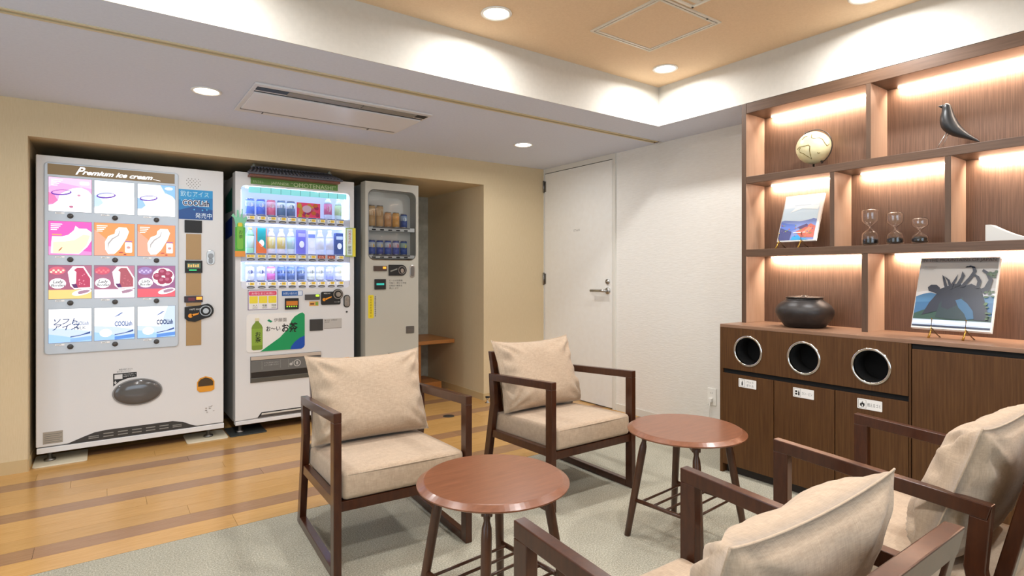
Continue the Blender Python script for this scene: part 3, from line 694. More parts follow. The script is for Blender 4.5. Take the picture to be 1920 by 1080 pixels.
cyl_item('sample_bottle', 'pink labelled sample bottle near the right end of the top row', 1.435, 1.566, .030, .180, '#cfdcf8', '#d4497c', '#f1f1f6', 'sample drinks in the lit machine', style='bottle')
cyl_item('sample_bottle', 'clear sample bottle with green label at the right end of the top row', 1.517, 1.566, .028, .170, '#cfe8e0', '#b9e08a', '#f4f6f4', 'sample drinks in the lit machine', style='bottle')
r2 = [('green tea', 'bottle', '#8fe0a8', '#c9f2dd', '#e6b23a', .19), ('teal and white', 'carton', '#1fa3a6', '#e6703a', '#ffffff', .185), ('yellow and lilac', 'bottle', '#efe6f2', '#f0d86a', '#f4f2ee', .185), ('yellow and pink', 'bottle', '#f0e4f0', '#f2cf5a', '#f4f2ee', .185),
      ('pale mint', 'bottle', '#e9f4f4', '#bfe6e2', '#f4f2ee', .19), ('violet', 'carton', '#7f7ce0', '#b9b4f4', '#ffffff', .185), ('white and blue', 'carton', '#eef0fa', '#7f92d8', '#ffffff', .18), ('clear white', 'bottle', '#e9ecfb', '#f6f3f8', '#ffffff', .19), ('clear lilac', 'bottle', '#e4e8fb', '#f2eef8', '#ffffff', .19), ('navy', 'carton', '#3f558e', '#c7d2ee', '#ffffff', .17)]
for i, (nm, stl, a, b_, c_, h) in enumerate(r2):
    ordn = ['first', 'second', 'third', 'fourth', 'fifth', 'sixth', 'seventh', 'eighth', 'ninth', 'tenth'][i]
    x = xs[i] + .006
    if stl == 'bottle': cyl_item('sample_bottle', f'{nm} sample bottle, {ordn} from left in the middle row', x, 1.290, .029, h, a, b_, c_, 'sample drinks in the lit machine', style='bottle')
    else:
        o = thing('sample_carton', f'{nm} sample carton, {ordn} from left in the middle row', 'carton', (x, MY + .06, 1.290), group='sample drinks in the lit machine')
        q = MB().mat(mat(a, .45, em=.25)).box(x - .029, x + .029, MY + .035, MY + .085, 1.290, 1.290 + h)
        G = lambda u, v, dd: (x + u, MY + .035 - dd, 1.290 + v)
        q.mat(mat(b_, .45, em=.3)).prism(rect(-.026, .026, h * .70, h * .85) if i != 1 else [(-.029, 0), (.029, 0), (.029, .03), (-.029, .09)], G, 0, .001)
        q.mat(mat(c_, .45, em=.3)).prism(ell(0, h * .4, .018, h * .14, 16), G, 0, .001)
        if i == 1: q.mat(mat('#e6703a', .45, em=.3)).prism(rect(-.034, -.0295, 0, h), G, -.02, 0); q.prism(rect(.0295, .034, 0, h), G, -.02, 0)
        obj('carton_body', q, None, o)
r3 = [('white', '#e9eaf2', '#dfe3f2', '#3a3f7c'), ('pale grey', '#e6e8f2', '#dde1f0', '#3c4280'), ('magenta', '#d84a9c', '#f6cfe2', '#f9f1f6'), ('deep blue', '#2a4a94', '#3d5fae', '#d9e4f6'), ('slate blue', '#35508c', '#5d78a8', '#e2e6d2'), ('dark blue', '#33487e', '#566f9e', '#e4e6cf'), ('cream', '#eef0dc', '#f2f4e6', '#8f9480'), ('ivory', '#f0f2e2', '#f3f4e8', '#90957f'), ('lavender', '#9aa0ec', '#d9dbf8', '#f4f4fb'), ('milky white', '#eceaf2', '#f2f0ea', '#e6dc8c')]
for i, (nm, a, b_, c_) in enumerate(r3):
    ordn = ['first', 'second', 'third', 'fourth', 'fifth', 'sixth', 'seventh', 'eighth', 'ninth', 'tenth'][i]
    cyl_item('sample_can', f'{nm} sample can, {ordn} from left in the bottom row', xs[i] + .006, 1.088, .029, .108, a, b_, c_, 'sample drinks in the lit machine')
# tiled roof topper
rf = MB().mat(mat('#57565d', .6))
def RP(x, z, y): return (x, y, z)
rv = [RP(.822, 1.858, 4.30), RP(1.500, 1.858, 4.30), RP(1.445, 1.908, 4.42), RP(.872, 1.908, 4.42), RP(.822, 1.846, 4.30), RP(1.500, 1.846, 4.30), RP(1.445, 1.846, 4.42), RP(.872, 1.846, 4.42)]
rf.add(rv, [(0, 1, 2, 3), (7, 6, 5, 4), (0, 4, 5, 1), (1, 5, 6, 2), (2, 6, 7, 3), (3, 7, 4, 0)])
rfo = obj('roof', rf, None, m2)
for i in range(26):
    x = .84 + i * .0255; k = (x - .822) / (1.5 - .822); xt = .872 + k * (1.445 - .872)
    obj('roof_tile', MB().tube([(x, 4.298, 1.860), (xt, 4.418, 1.910)], .0068, 8), mat('#4e4d54', .55), rfo)
obj('ridge', MB().tube([(.868, 4.42, 1.912), (1.45, 4.42, 1.912)], .009, 8), mat('#6a6870', .5), rfo)
for x in (.885, 1.43): obj('ridge_ornament', MB().lathe([(.0, -.006), (.012, 0), (.013, .008), (.006, .018), (0, .022)], (x, 4.41, 1.916), 12), mat('#8d8c7c', .5), rfo)
boxo('eave_board', (.842, 1.484, 4.315, 4.40, 1.832, 1.848), mat('#7c4a3a', .5), m2, .001)
gp = MB().mat(mat('#5f8b3f', .45)).prism(rect(.861, 1.490, 1.786, 1.834), F1, .004, .007)
gp.mat(mat('#c9d8a8', .4)).text('おもてなし', .875, 1.798, .020, F1, .0075, width=.07); gp.text('JAPANESE', 1.0, 1.796, .026, F1, .0075, width=.125)
gp.text('“OMOTENASHI”', 1.135, 1.790, .044, F1, .0075, width=.335)
obj('sign_panel', gp, None, m2, recalc=False)
# pop-up card on the left
t = MB()
t.mat(mat('#7fc7a0', .4, em=.05)).prism([(.732, 1.548), (.748, 1.535), (.757, 1.50), (.762, 1.45), (.815, 1.45), (.822, 1.50), (.835, 1.535), (.830, 1.55), (.805, 1.53), (.805, 1.60), (.797, 1.60), (.793, 1.54), (.783, 1.54), (.778, 1.59), (.768, 1.59), (.768, 1.535), (.752, 1.555), (.745, 1.565)], F1, .02, .023)
t.mat(mat('#4fae3c', .4)).prism(rect(.757, .822, 1.30, 1.47), F1, .02, .024)
t.mat(mat('#7cc142', .4)).prism(rrect(.768, .808, 1.315, 1.50, .012), F1, .024, .028)
t.mat(mat('#e8c93c', .4)).prism(rrect(.775, .801, 1.475, 1.502, .006), F1, .028, .03)
t.mat(mat('#e8963a', .4)).prism(rect(.755, .822, 1.262, 1.302), F1, .02, .025)
t.mat(mat('#1d3a16', .5)).text('お', .777, 1.425, .03, F1, .0285); t.text('茶', .777, 1.392, .03, F1, .0285)
obj('pop_card', t, None, m2, recalc=False, label='green raised hand tea bottle pop card')
t = MB().mat(mat('#a9bf6a', .4)).prism(rect(1.549, 1.629, 1.275, 1.502), F1, .004, .018); t.mat(mat('#d8e8e4', .4)).prism(rect(1.556, 1.602, 1.285, 1.492), F1, .018, .0185); t.mat(mat('#e4d43c', .4)).prism(rect(1.604, 1.628, 1.277, 1.50), F1, .018, .0185)
t.mat(mat('#c03a3a', .4)).text('THANKS', 0, 0, .03, lambda u, v, dd: F1(1.592 - v, 1.375 + u * 1.0, dd), .019, width=.105); t.mat(mat('#3c3a44', .4)).text('自販機', 0, 0, .03, lambda u, v, dd: F1(1.592 - v, 1.295 + u, dd), .019, width=.06)
obj('side_sticker', t, None, m2, recalc=False)
# lower front fittings
t = MB().mat(mat('#6a5a7c', .4)).prism(rect(.843, 1.047, .880, 1.025), F1, 0, .001); t.mat(mat('#e8e2ee', .4)).prism(rect(.847, 1.043, .884, 1.021), F1, .001, .0013)
t.mat(mat('#e0506c', .4)).prism(rrect(.850, 1.038, .984, 1.014, .008), F1, .0013, .0018)
t.mat(mat('#f7dbe2', .4)).text('お得なまとめ買い', .866, .992, .018, F1, .002, width=.155)
for k in range(3):
    u = .852 + k * .064; t.mat(mat('#efece6', .4)).prism(rrect(u, u + .058, .887, .980, .006), F1, .0013, .002); t.mat(mat('#f1dc3a', .4)).prism(rrect(u + .001, u + .057, .928, .980, .006), F1, .002, .0024)
    t.mat(M_DGREY).text(['大人', '増量', '特価'][k], u + .022, .905, .017, F1, .0026); t.text('10円引', u + .02, .890, .012, F1, .0026)
obj('promotion_sticker', t, None, m2, recalc=False)
t = MB().mat(mat('#1f5fa8', .4)).prism(rect(1.075, 1.224, .977, 1.013), F1, 0, .001); t.mat(mat('#dfe8f4', .4)).text('お問い合わせ', 1.082, .987, .020, F1, .0014, width=.10); t.prism(rect(1.190, 1.220, .980, 1.010), F1, .001, .0014)
obj('contact_sticker', t, None, m2, recalc=False)
dp = boxo('price_display', (1.095, 1.194, MY - .010, MY, .876, .959), M_BLACK, m2, .003)
t = MB().mat(mat('#c9721c', .4, em=.7)).prism(rect(1.104, 1.186, .906, .938), F1, .010, .0105)
for k in range(5): t.mat(mat('#b6f23c', .4, em=1)).prism(rect(1.106 + k * .0165, 1.115 + k * .0165, .894, .902), F1, .010, .0106)
obj('screen', t, None, dp, recalc=False)
bs = boxo('bill_slot', (1.240, 1.350, MY - .012, MY, .943, .984), M_DGREY, m2, .002)
obj('indicator', MB().prism(rrect(1.318, 1.345, .966, .982, .006), F1, .012, .014), mat('#b9f03a', .4, em=1.4), bs)
t = MB().mat(mat('#e2a85a', .4)).prism(rect(1.274, 1.343, .895, .930), F1, 0, .001); t.mat(mat('#7fa83c', .4)).prism(rect(1.32, 1.34, .90, .925), F1, .001, .0013); t.mat(mat('#7c4a2c', .4)).prism(rect(1.28, 1.31, .905, .918), F1, .001, .0013)
obj('notice_sticker', t, None, m2)
cpo = obj('coin_panel', MB().prism(rrect(1.361, 1.512, .901, 1.002, .012), F1, 0, .010), M_BLACK, m2, .002)
t = MB().mat(M_BLACK); disc(t, 1.489, .980, .041, .002, .013); t.mat(M_STEEL); disc(t, 1.489, .980, .036, .013, .016); t.mat(M_BLACK); disc(t, 1.489, .980, .030, .016, .0165); t.mat(M_STEEL); disc(t, 1.489, .980, .019, .0165, .026)
obj('coin_slot', t, None, cpo)
t = MB().mat(mat('#f39a1f', .4)); disc(t, 1.383, .942, .012, .010, .011); t.prism([(1.39, .936), (1.44, .958), (1.442, .966), (1.434, .964), (1.39, .950)], F1, .010, .011)
t.mat(mat('#e8e6e0', .4)).text('硬貨投入口', 1.38, .985, .010, F1, .0108); t.text('コイン返却', 1.46, .918, .009, F1, .0108)
obj('coin_graphic', t, None, cpo, recalc=False)
lk = obj('lock', MB().prism(rrect(1.537, 1.589, .876, .973, .022), F1, 0, .006), M_BLACK, m2, .002)
obj('lock_handle', MB().prism(rrect(1.543, 1.583, .882, .967, .019), F1, .006, .009).prism(ell(1.563, .945, .013, .013), F1, .009, .016).prism(rrect(1.555, 1.571, .89, .922, .007), F1, .009, .013), M_STEEL, lk, .001)
obj('keyhole', MB().prism(ell(1.563, .841, .008, .008), F1, 0, .003), M_DGREY, m2)
# poster
ps = MB().mat(mat('#f0ede8', .3)).prism(rrect(.833, 1.240, .577, .852, .025, 8), F1, 0, .004)
def clipr(p): return p
ps.mat(mat('#1a9a5c', .35)).prism([(.925, .578), (1.215, .578), (1.232, .588), (1.239, .603), (1.239, .832), (1.232, .843), (1.222, .850), (1.205, .846), (1.165, .822), (1.140, .790), (1.120, .735), (1.06, .672)], F1, .004, .0045)
ps.mat(mat('#1a4fb0', .35)).prism([(1.134, .578), (1.215, .578), (1.232, .588), (1.239, .603), (1.239, .674), (1.205, .662), (1.165, .632), (1.142, .602)], F1, .0045, .005)
ps.mat(mat('#1a9a6c', .35)).prism(ell(.985, .800, .013, .010, 4), F1, .004, .0045); ps.prism(ell(.997, .793, .013, .009, 4), F1, .004, .0045)
ps.mat(mat('#77706a', .4)).text('伊藤園', 1.018, .790, .030, F1, .0052, width=.088)
ps.mat(mat('#1c1a18', .4)).text('お〜い', .962, .724, .042, F1, .0052, width=.098, bold=.0006); ps.text('お', 1.070, .716, .068, F1, .0052, width=.05, bold=.0016); ps.text('茶', 1.125, .712, .078, F1, .0056, width=.062, bold=.0016)
pso = obj('poster', ps, None, m2, recalc=False)
bt = MB().mat(mat('#7f9a35', .35)).prism([(.868, .598), (.878, .592), (.932, .592), (.941, .600), (.941, .752), (.934, .770), (.918, .790), (.915, .800), (.893, .800), (.890, .790), (.873, .770), (.867, .752)], F1, .004, .006)
bt.mat(mat('#8fae3e', .35)).prism(rect(.869, .940, .625, .745), F1, .006, .0064)
bt.mat(mat('#e4d9b4', .35)).prism(rrect(.890, .918, .800, .822, .005), F1, .004, .007)
bt.mat(mat('#1f2a10', .4)).text('お', .889, .690, .040, F1, .0066, bold=.0008); bt.text('茶', .889, .650, .042, F1, .0066, bold=.0008)
obj('poster_bottle', bt, None, pso, recalc=False)
boxo('payment_pad', (1.276, 1.376, MY - .008, MY, .706, .794), mat('#3a3836', .5), m2, .003)
t = MB().mat(mat('#bdb9b3', .4)).prism(rect(1.383, 1.523, .715, .792), F1, 0, .0012); t.mat(M_DGREY)
t.text('購入方法', 1.39, .777, .010, F1, .0015); t.text('品切れ時', 1.39, .763, .009, F1, .0015); t.text('お問合せ', 1.44, .777, .012, F1, .0015); t.prism(rect(1.386, 1.52, .718, .7195), F1, .0012, .0014)
obj('notice_sticker', t, None, m2, recalc=False)
# delivery bin
b = MB(); holed_z = None
bin_ = thing('delivery_bin', None, None, (1.19, MY, 0)); bin_.parent = m2; bin_.location = (0, 0, 0)
bpo = boxo('bin_frame', (.859, 1.361, MY - .004, MY, .358, .546), mat('#6a6762', .45), m2, .001)
boxo('bin_lip', (.862, 1.358, MY - .012, MY - .004, .519, .544), mat('#c4b5a6', .35), m2, .002)
boxo('bin_flap', (.862, 1.345, MY - .010, MY - .004, .432, .514), mat('#6f6e6b', .2), m2, .002)
boxo('bin_opening', (.864, 1.350, MY - .006, MY - .0035, .392, .430), mat('#241e19', .5), m2)
boxo('bin_step', (.862, 1.358, MY - .009, MY - .004, .360, .390), mat('#55524a', .4), m2, .002)
bpy.data.objects.remove(bin_)
obj('bin_notice', MB().text('ドアに手をはさまない', .950, .490, .012, F1, .0105, width=.10).text('ようご注意ください', .950, .474, .012, F1, .0105, width=.10), mat('#b9b7b3', .4), m2, recalc=False)
M_NOTE = mat('#b9b7b3', .4)
for u in (.935, 1.062, 1.12): obj('notice_line', MB().prism(rect(u, u + .001, .45, .508), F1, .0100, .0104), M_NOTE, m2)
n = 24; t = MB(); o1 = ell(1.182, .475, .026, .026, n); o2 = ell(1.182, .475, .020, .020, n)
for k in range(n): t.flat([o1[k], o1[(k + 1) % n], o2[(k + 1) % n], o2[k]], F1, .0104)
t.flat(ell(1.182, .475, .008, .013, 14), F1, .0104)
obj('recycling_mark', t, M_NOTE, m2, recalc=False)
obj('hand_symbol', MB().flat(ell(1.138, .470, .012, .010, 10), F1, .0104).flat([(1.14, .474), (1.152, .49), (1.156, .488), (1.146, .47)], F1, .0106), M_NOTE, m2, recalc=False)
t = MB().mat(mat('#e0a04a', .4)).prism(rrect(1.514, 1.588, .40, .482, .01), F1, 0, .004); t.mat(mat('#6a4420', .4)).prism(rect(1.521, 1.581, .43, .474), F1, .004, .005)
obj('coin_return', t, None, m2)
gp = MB().mat(M_BLACK).prism([(.806, .1005), (.908, .1035), (.934, .138), (1.57, .140), (1.57, .132), (.94, .131), (.917, .1015)], F1, 0, .0012); gp.mat(M_DGREY).prism([(.908, .104), (.93, .118), (1.57, .121), (1.57, .1), (.91, .1)], F1, 0, .001)
obj('vent_gap', gp, None, m2)
boxo('vent_bar', (.935, 1.57, MY - .005, MY, .120, .131), M_WHITE2, m2, .001)
for x in (.80, 1.57): obj('levelling_foot', MB().lathe([(.028, 0), (.028, .01), (.012, .014), (.012, .066)], (x, MY + .05, .006), 16), M_DSTEEL, m2)
footplate(m2, .722, .965, 4.357, 4.62, mat('#343837', .35)); footplate(m2, 1.42, 1.66, 4.357, 4.62, mat('#343837', .35))

# ------------------------------------------------------------------ vending machine 3: narrow beer machine
NY = 4.36; F3 = lambda u, v, dd: (u, NY - dd, v)
M_M3 = mat('#bdb9ac', .4)
m3 = thing('vending_machine', 'narrow greyish cream can vending machine with unlit window of cans', 'vending machine', (1.93, NY, 0))
framed_door(m3, 1.700, 2.166, .06, 1.882, 1.728, 2.138, 1.255, 1.815, .05, NY, M_M3, .10)
boxo('cabinet', (1.704, 2.160, NY + .115, 5.0, .05, 1.87), mat('#8f9492', .45), m3, .004)
boxo('display_back', (1.71, 2.15, NY + .101, NY + .107, 1.24, 1.83), mat('#d5d2c8', .5), m3)
for a, b_ in ((1.488, 1.520), (1.266, 1.293)):
    so = boxo('display_shelf', (1.732, 2.134, NY + .006, NY + .10, a, b_), mat('#dcdbd6', .35), m3, .003)
    for i in range(5): obj('button', MB().prism(rrect(1.757 + i * .07, 1.790 + i * .07, a + .004, a + .014, .004), F3, -.006, -.002), M_BLACK, so)
    boxo('price_rail', (1.765, 2.09, NY + .002, NY + .006, b_ - .008, b_ - .002), M_DGREY, so)
def beer(x, z, h, c1, c2, c3, label): return cyl_item('beer_can', label, x, z, .0285, h, c1, c2, c3, 'cans in the narrow machine', y=NY + .055)
pos = ['leftmost', 'second', 'middle', 'fourth', 'rightmost']
for i in range(5):
    x = 1.775 + i * .0705
    beer(x, 1.520, [.178, .178, .128, .128, .120][i], ['#c7a173', '#c9a478', '#c69468', '#cf9a58', '#3a4f86'][i], ['#d9bd96', '#d8b992', '#d8ac84', '#dca86a', '#8fa0b8'][i], ['#b0855c', '#b58a5e', '#c17a50', '#e0862c', '#dfe3e0'][i], f'{["tall golden", "tall tan", "short copper", "short orange gold", "short blue"][i]} can, {pos[i]} on the upper shelf of the narrow machine')
    beer(x, 1.293, .122, ['#4a5fa0', '#42569a', '#4a60a4', '#5a62a0', '#3c5490'][i], ['#c9ccd2', '#b9c1cc', '#c4c9d0', '#cfc4cc', '#9fb4a8'][i], ['#e6b93c', '#d8c07a', '#c94a4a', '#d05a5a', '#e2d24a'][i], f'blue silver can, {pos[i]} on the lower shelf of the narrow machine')
obj('window_cover', MB().flat(rrect(1.729, 2.137, 1.256, 1.814, .05), F3, .001), M_THIN, m3, recalc=False)
o = rrect(1.722, 2.144, 1.249, 1.821, .055, 8); q = rrect(1.728, 2.138, 1.255, 1.815, .05, 8); t = MB()
for k in range(len(o)):
    j = (k + 1) % len(o); t.add([F3(*o[k], .0), F3(*o[j], .0), F3(*q[j], .003), F3(*q[k], .003)], [(0, 1, 2, 3)])
obj('window_rim', t, M_DSTEEL, m3)
bs = boxo('bill_slot', (1.768, 1.880, NY - .010, NY, 1.162, 1.204), mat('#4a3a30', .4), m3, .002); obj('indicator', MB().prism(rect(1.845, 1.872, 1.180, 1.197), F3, .010, .0108), mat('#ff9a30', .4, em=1.8), bs)
cpo = obj('coin_panel', MB().prism([(1.897, 1.125), (1.897, 1.214), (2.01, 1.214)] + [(2.01 + .045 * cos(radians(a)), 1.169 + .045 * sin(radians(a))) for a in range(80, -91, -17)], F3, 0, .010), M_BLACK, m3, .002)
t = MB().mat(M_DSTEEL).prism(ell(2.01, 1.169, .034, .034), F3, .010, .014); t.mat(M_BLACK).prism(ell(2.01, 1.169, .027, .027), F3, .014, .0145); t.mat(M_STEEL).prism(ell(2.01, 1.165, .014, .018), F3, .0145, .02); t.mat(mat('#8c8a80', .4)).prism([(1.91, 1.155), (1.97, 1.175), (1.97, 1.185), (1.91, 1.165)], F3, .010, .011)
obj('coin_slot', t, None, cpo)
lk = obj('lock', MB().prism(rrect(2.085, 2.131, 1.108, 1.213, .020), F3, 0, .006), M_STEEL, m3, .002); obj('lock_handle', MB().prism(rrect(2.094, 2.122, 1.12, 1.20, .012), F3, .006, .011), M_DSTEEL, lk)
dp = boxo('price_display', (1.775, 1.872, NY - .010, NY, 1.013, 1.097), M_BLACK, m3, .003); obj('screen', MB().prism(rect(1.79, 1.855, 1.048, 1.064), F3, .010, .0108), mat('#38c9b8', .4, em=.8), dp)
t = MB()
for k, s_ in enumerate(['ビールの自販機', '午後十一時から午前', '五時まで販売を', '停止します']): t.text(s_, 1.902, 1.078 - k * .021, .017, F3, .0006)
obj('lettering', t, M_DGREY, m3, recalc=False)
t = MB().mat(mat('#e6cf2a', .4)).prism(rrect(1.724, 1.770, .783, .969, .008), F3, 0, .001)
for k, s_ in enumerate('未成年者飲酒禁止'): t.mat(mat('#9a7a1a', .4)).text(s_, 1.737, .945 - k * .021, .018, F3, .0014); 
for k, s_ in enumerate('酒類自動販売機管理者'): t.mat(M_DGREY).text(s_, 1.777, .950 - k * .017, .014, F3, .0008)
obj('warning_sticker', t, None, m3, recalc=False)
obj('coin_return', MB().prism(rrect(2.052, 2.126, .642, .703, .006), F3, 0, .004).prism(rect(2.062, 2.116, .655, .675), F3, .004, .007), M_DSTEEL, m3, .001)
boxo('delivery_flap', (1.89, 2.12, NY - .006, NY, .34, .492), mat('#4e4b47', .35), m3, .003)
for x in (1.74, 2.13): obj('levelling_foot', MB().lathe([(.02, 0), (.02, .01), (.01, .014), (.01, .05)], (x, NY + .06, .0), 14), M_DSTEEL, m3)
obj('foot_plate', MB().prism(ell(2.245, 3.99, .05, .05, 24), lambda u, v, dd: (u, v, dd), 0, .002), M_BLACK, m3).name = 'tmp'
bpy.data.objects.remove(bpy.data.objects['tmp'])
tag(obj('floor_cap', MB().lathe([(.045, 0), (.045, .002), (.04, .004), (0, .004)], (2.25, 3.99, 0), 24), mat('#2e2a26', .5)), 'small black round cap set in the wooden floor before the recess', 'floor cap')
# wooden desk in the recess
M_DESK = tex('desk_wood', [(.3, '#a56a34'), (.7, '#b87a40')], (2, 20, 20), 4, 4, .4)
dk = thing('wooden_desk', 'small orange wooden desk in the recess beside the narrow machine', 'desk', (2.5, 5.0, 0))
boxo('desk_top', (2.20, 2.778, 4.81, 5.37, .470, .505), M_DESK, dk, .003)
boxo('side_panel', (2.400, 2.432, 4.84, 5.36, 0, .470), M_DESK, dk, .002)
boxo('plinth', (2.432, 2.70, 4.93, 5.3, 0, .085), M_DESK, dk, .004)
# door stop
ds = thing('door_stop', 'small chrome door stop with black rubber tip at the pier corner', 'door stop', (2.76, 4.20, 0))
obj('post', MB().lathe([(.022, 0), (.022, .004), (.010, .008), (.010, .035), (.016, .038), (.016, .046)], (2.76, 4.20, 0), 18), M_CHROME, ds); obj('rubber_tip', MB().lathe([(.02, .046), (.02, .056), (0, .058)], (2.76, 4.20, 0), 18), M_BLACK, ds)

# ------------------------------------------------------------------ bookshelf with lit bays
XF, XB = 3.09, 3.285
YE = -.60
bsf = thing('bookshelf', 'tall walnut display shelf with warm lit bays above the cabinets', 'shelf', (XF, 1.947, .853))
boxo('side_panel', (XF, 3.49, 1.919, 1.947, .853, 2.149), M_SHELFSIDE, bsf, .0015)
M_EDGE_SHADE = tex('edge_walnut_shaded', [(.3, '#4c3626'), (.7, '#5c4432')], (30, 30, .9), 5, 5, .5)  # same wood painted darker to imitate shade on the front edges
boxo('edge_shade', (XF - .0015, XF, 1.919, 1.947, .853, 2.149), M_EDGE_SHADE, bsf)
boxo('top_board', (XF, XB + .01, YE, 1.918, 2.09, 2.149), M_WALNUTH, bsf, .0015)
boxo('shelf_board', (XF, XB, YE, 1.918, 1.675, 1.716), M_WALNUTH, bsf, .0015)
boxo('shelf_board', (XF, XB, YE, 1.918, 1.245, 1.286), M_WALNUTH, bsf, .0015)
boxo('back_panel', (XB, XB + .015, YE, 1.918, .853, 2.089), M_SHELF, bsf)
for a, b_, z0, z1 in ((1.248, 1.269, 1.716, 2.09), (.30, .322, 1.716, 2.09), (1.421, 1.443, 1.286, 1.675), (.919, .942, 1.286, 1.675), (.30, .322, 1.286, 1.675), (1.261, 1.289, .853, 1.245), (.45, .478, .853, 1.245)):
    dv = boxo('divider', (XF + .003, XB, a, b_, z0 + .0003, z1 - .0003), M_SHELFSIDE, bsf)
    boxo('edge_shade', (XF + .001, XF + .003, a, b_, z0 + .0003, z1 - .0003), M_EDGE_SHADE, dv)
M_LED = emit('led_diffuser', '#ffe6cc', 14)
bays = [(2.09, [(1.269, 1.919), (.322, 1.248), (YE, .30)]), (1.675, [(1.443, 1.919), (.942, 1.421), (.322, .919), (YE, .30)]), (1.245, [(1.289, 1.919), (.478, 1.261), (YE, .45)])]
for z, bl in bays:
    for a, b_ in bl:
        y0, y1 = a + .012, b_ - .055
        boxo('led_strip', (XB - .020, XB - .010, y0, y1, z - .007, z - .0005), M_LED, bsf)
        area('led_light', (XB - .026, (y0 + y1) / 2, z - .010), y1 - y0, P_LED * (y1 - y0), LED, size_y=.010, rot=(radians(-38), 0, pi / 2))

# ------------------------------------------------------------------ base cabinets
XC = 2.907
FC = lambda u, v, dd: (XC - dd, -u, v)
tag(obj('worktop', MB().box(XC, XR - .002, YE, 1.971, .835, .853), M_WALNUT_TOP, None, .0012), 'long walnut worktop under the lit shelf over the waste cabinet', 'worktop')
wc = thing('waste_cabinet', 'walnut waste sorting cabinet with three round steel-rimmed openings', 'cabinet', (XC, 1.971, 0))
boxo('side_panel', (XC, XR - .002, 1.953, 1.971, 0, .835), M_WALNUT, wc, .001)
boxo('side_panel', (XC + .004, XR - .002, 1.012, 1.020, .0, .835), M_WALNUT, wc)
boxo('plinth', (XC + .04, XC + .055, 1.020, 1.953, 0, .052), mat('#2a1f18', .6), wc)
boxo('carcass', (XC + .12, XC + .13, 1.022, 1.952, .055, .83), M_VOID, wc)
boxo('gap_strip', (XC + .012, XC + .02, 1.021, 1.952, .572, .602), M_VOID, wc)
HY = [1.795, 1.486, 1.173]; RO = .0865; RI = .0745; HZ = .7125
ys = [1.952, 1.6405, 1.3295, 1.0215]
for i in range(3):
    mb = MB(); holed(mb, -HY[i], HZ, RI + .002, -ys[i], -ys[i + 1], .600, .8345, FC, 0, -.018)
    obj('fascia', mb, M_WALNUT, wc)
    rg = MB(); prof = [(RI, -.010), (RI, .005), (RI + .003, .007), (RO - .003, .007), (RO, .004), (RO, -.0)]; n = 56
    vs = [FC(-HY[i] + r * cos(2 * pi * k / n), HZ + r * sin(2 * pi * k / n), dd) for r, dd in prof for k in range(n)]
    rg.add(vs, [(a * n + k, a * n + (k + 1) % n, (a + 1) * n + (k + 1) % n, (a + 1) * n + k) for a in range(len(prof) - 1) for k in range(n)], True)
    obj('steel_ring', rg, M_CHROME, wc)
    tb = MB(); vs = [FC(-HY[i] + (RI + .001) * cos(2 * pi * k / n), HZ + (RI + .001) * sin(2 * pi * k / n), dd) for dd in (-.008, -.115) for k in range(n)]
    tb.add(vs, [(k, (k + 1) % n, n + (k + 1) % n, n + k) for k in range(n)], True)
    obj('chute', tb, M_VOID, wc)
dz = (.052, .574); dys = [(1.952, 1.6475), (1.6435, 1.3355), (1.3315, 1.0215)]
for i, (b_, a) in enumerate(dys):
    dr = boxo('door', (XC, XC + .018, a, b_, dz[0], dz[1]), M_WALNUT, wc, .001)
    c0 = [-1.798, -1.487, -1.178][i]; v0 = .532
    lb = MB().mat(mat('#efece8', .4)).prism(rrect(c0 - .053, c0 + .053, v0 - .024, v0 + .024, .003), FC, 0, .0012)
    lb.mat(M_BLACK)
    for (p, q) in ((rect(c0 - .048, c0 - .014, .5165 - .004, .5175 - .004), 0), (rect(c0 - .048, c0 - .014, .551, .552), 0), (rect(c0 - .048, c0 - .047, .513, .552), 0), (rect(c0 - .015, c0 - .014, .513, .552), 0)): lb.flat(p, FC, .0014)
    def bottle(cx, s=1.0): return [(cx - .004 * s, v0 - .014), (cx + .004 * s, v0 - .014), (cx + .004 * s, v0 + .002), (cx + .0015, v0 + .008), (cx + .0015, v0 + .013), (cx - .0015, v0 + .013), (cx - .0015, v0 + .008), (cx - .004 * s, v0 + .002)]
    if i == 0: lb.flat(bottle(c0 - .031), FC, .0014); lb.mat(M_DGREY).text('ペット', c0 - .006, v0 + .004, .016, FC, .0014, width=.044); lb.text('ボトル', c0 - .006, v0 - .015, .016, FC, .0014, width=.044)
    if i == 1: lb.flat(bottle(c0 - .023), FC, .0014); lb.flat(rect(c0 - .042, c0 - .031, v0 - .012, v0 - .003), FC, .0014); lb.flat(rect(c0 - .042, c0 - .031, v0 + .001, v0 + .010), FC, .0014); lb.mat(M_DGREY).text('カン・ビン', c0 - .008, v0 - .007, .018, FC, .0014, width=.052)
    if i == 2: lb.flat([(c0 - .031 + x, v0 + y_) for x, y_ in ((-.004, -.014), (-.010, -.008), (-.010, 0), (-.006, .004), (-.004, .001), (-.002, .008), (.002, .014), (.002, .006), (.006, .003), (.008, .006), (.010, -.002), (.009, -.010), (.004, -.014))], FC, .0014); lb.mat(mat('#efece8', .4)).flat(ell(c0 - .0305, v0 - .008, .003, .005, 10), FC, .0016); lb.mat(M_DGREY).text('燃えるゴミ', c0 - .010, v0 - .008, .019, FC, .0014, width=.056)
    obj('label_plate', lb, None, dr, recalc=False)
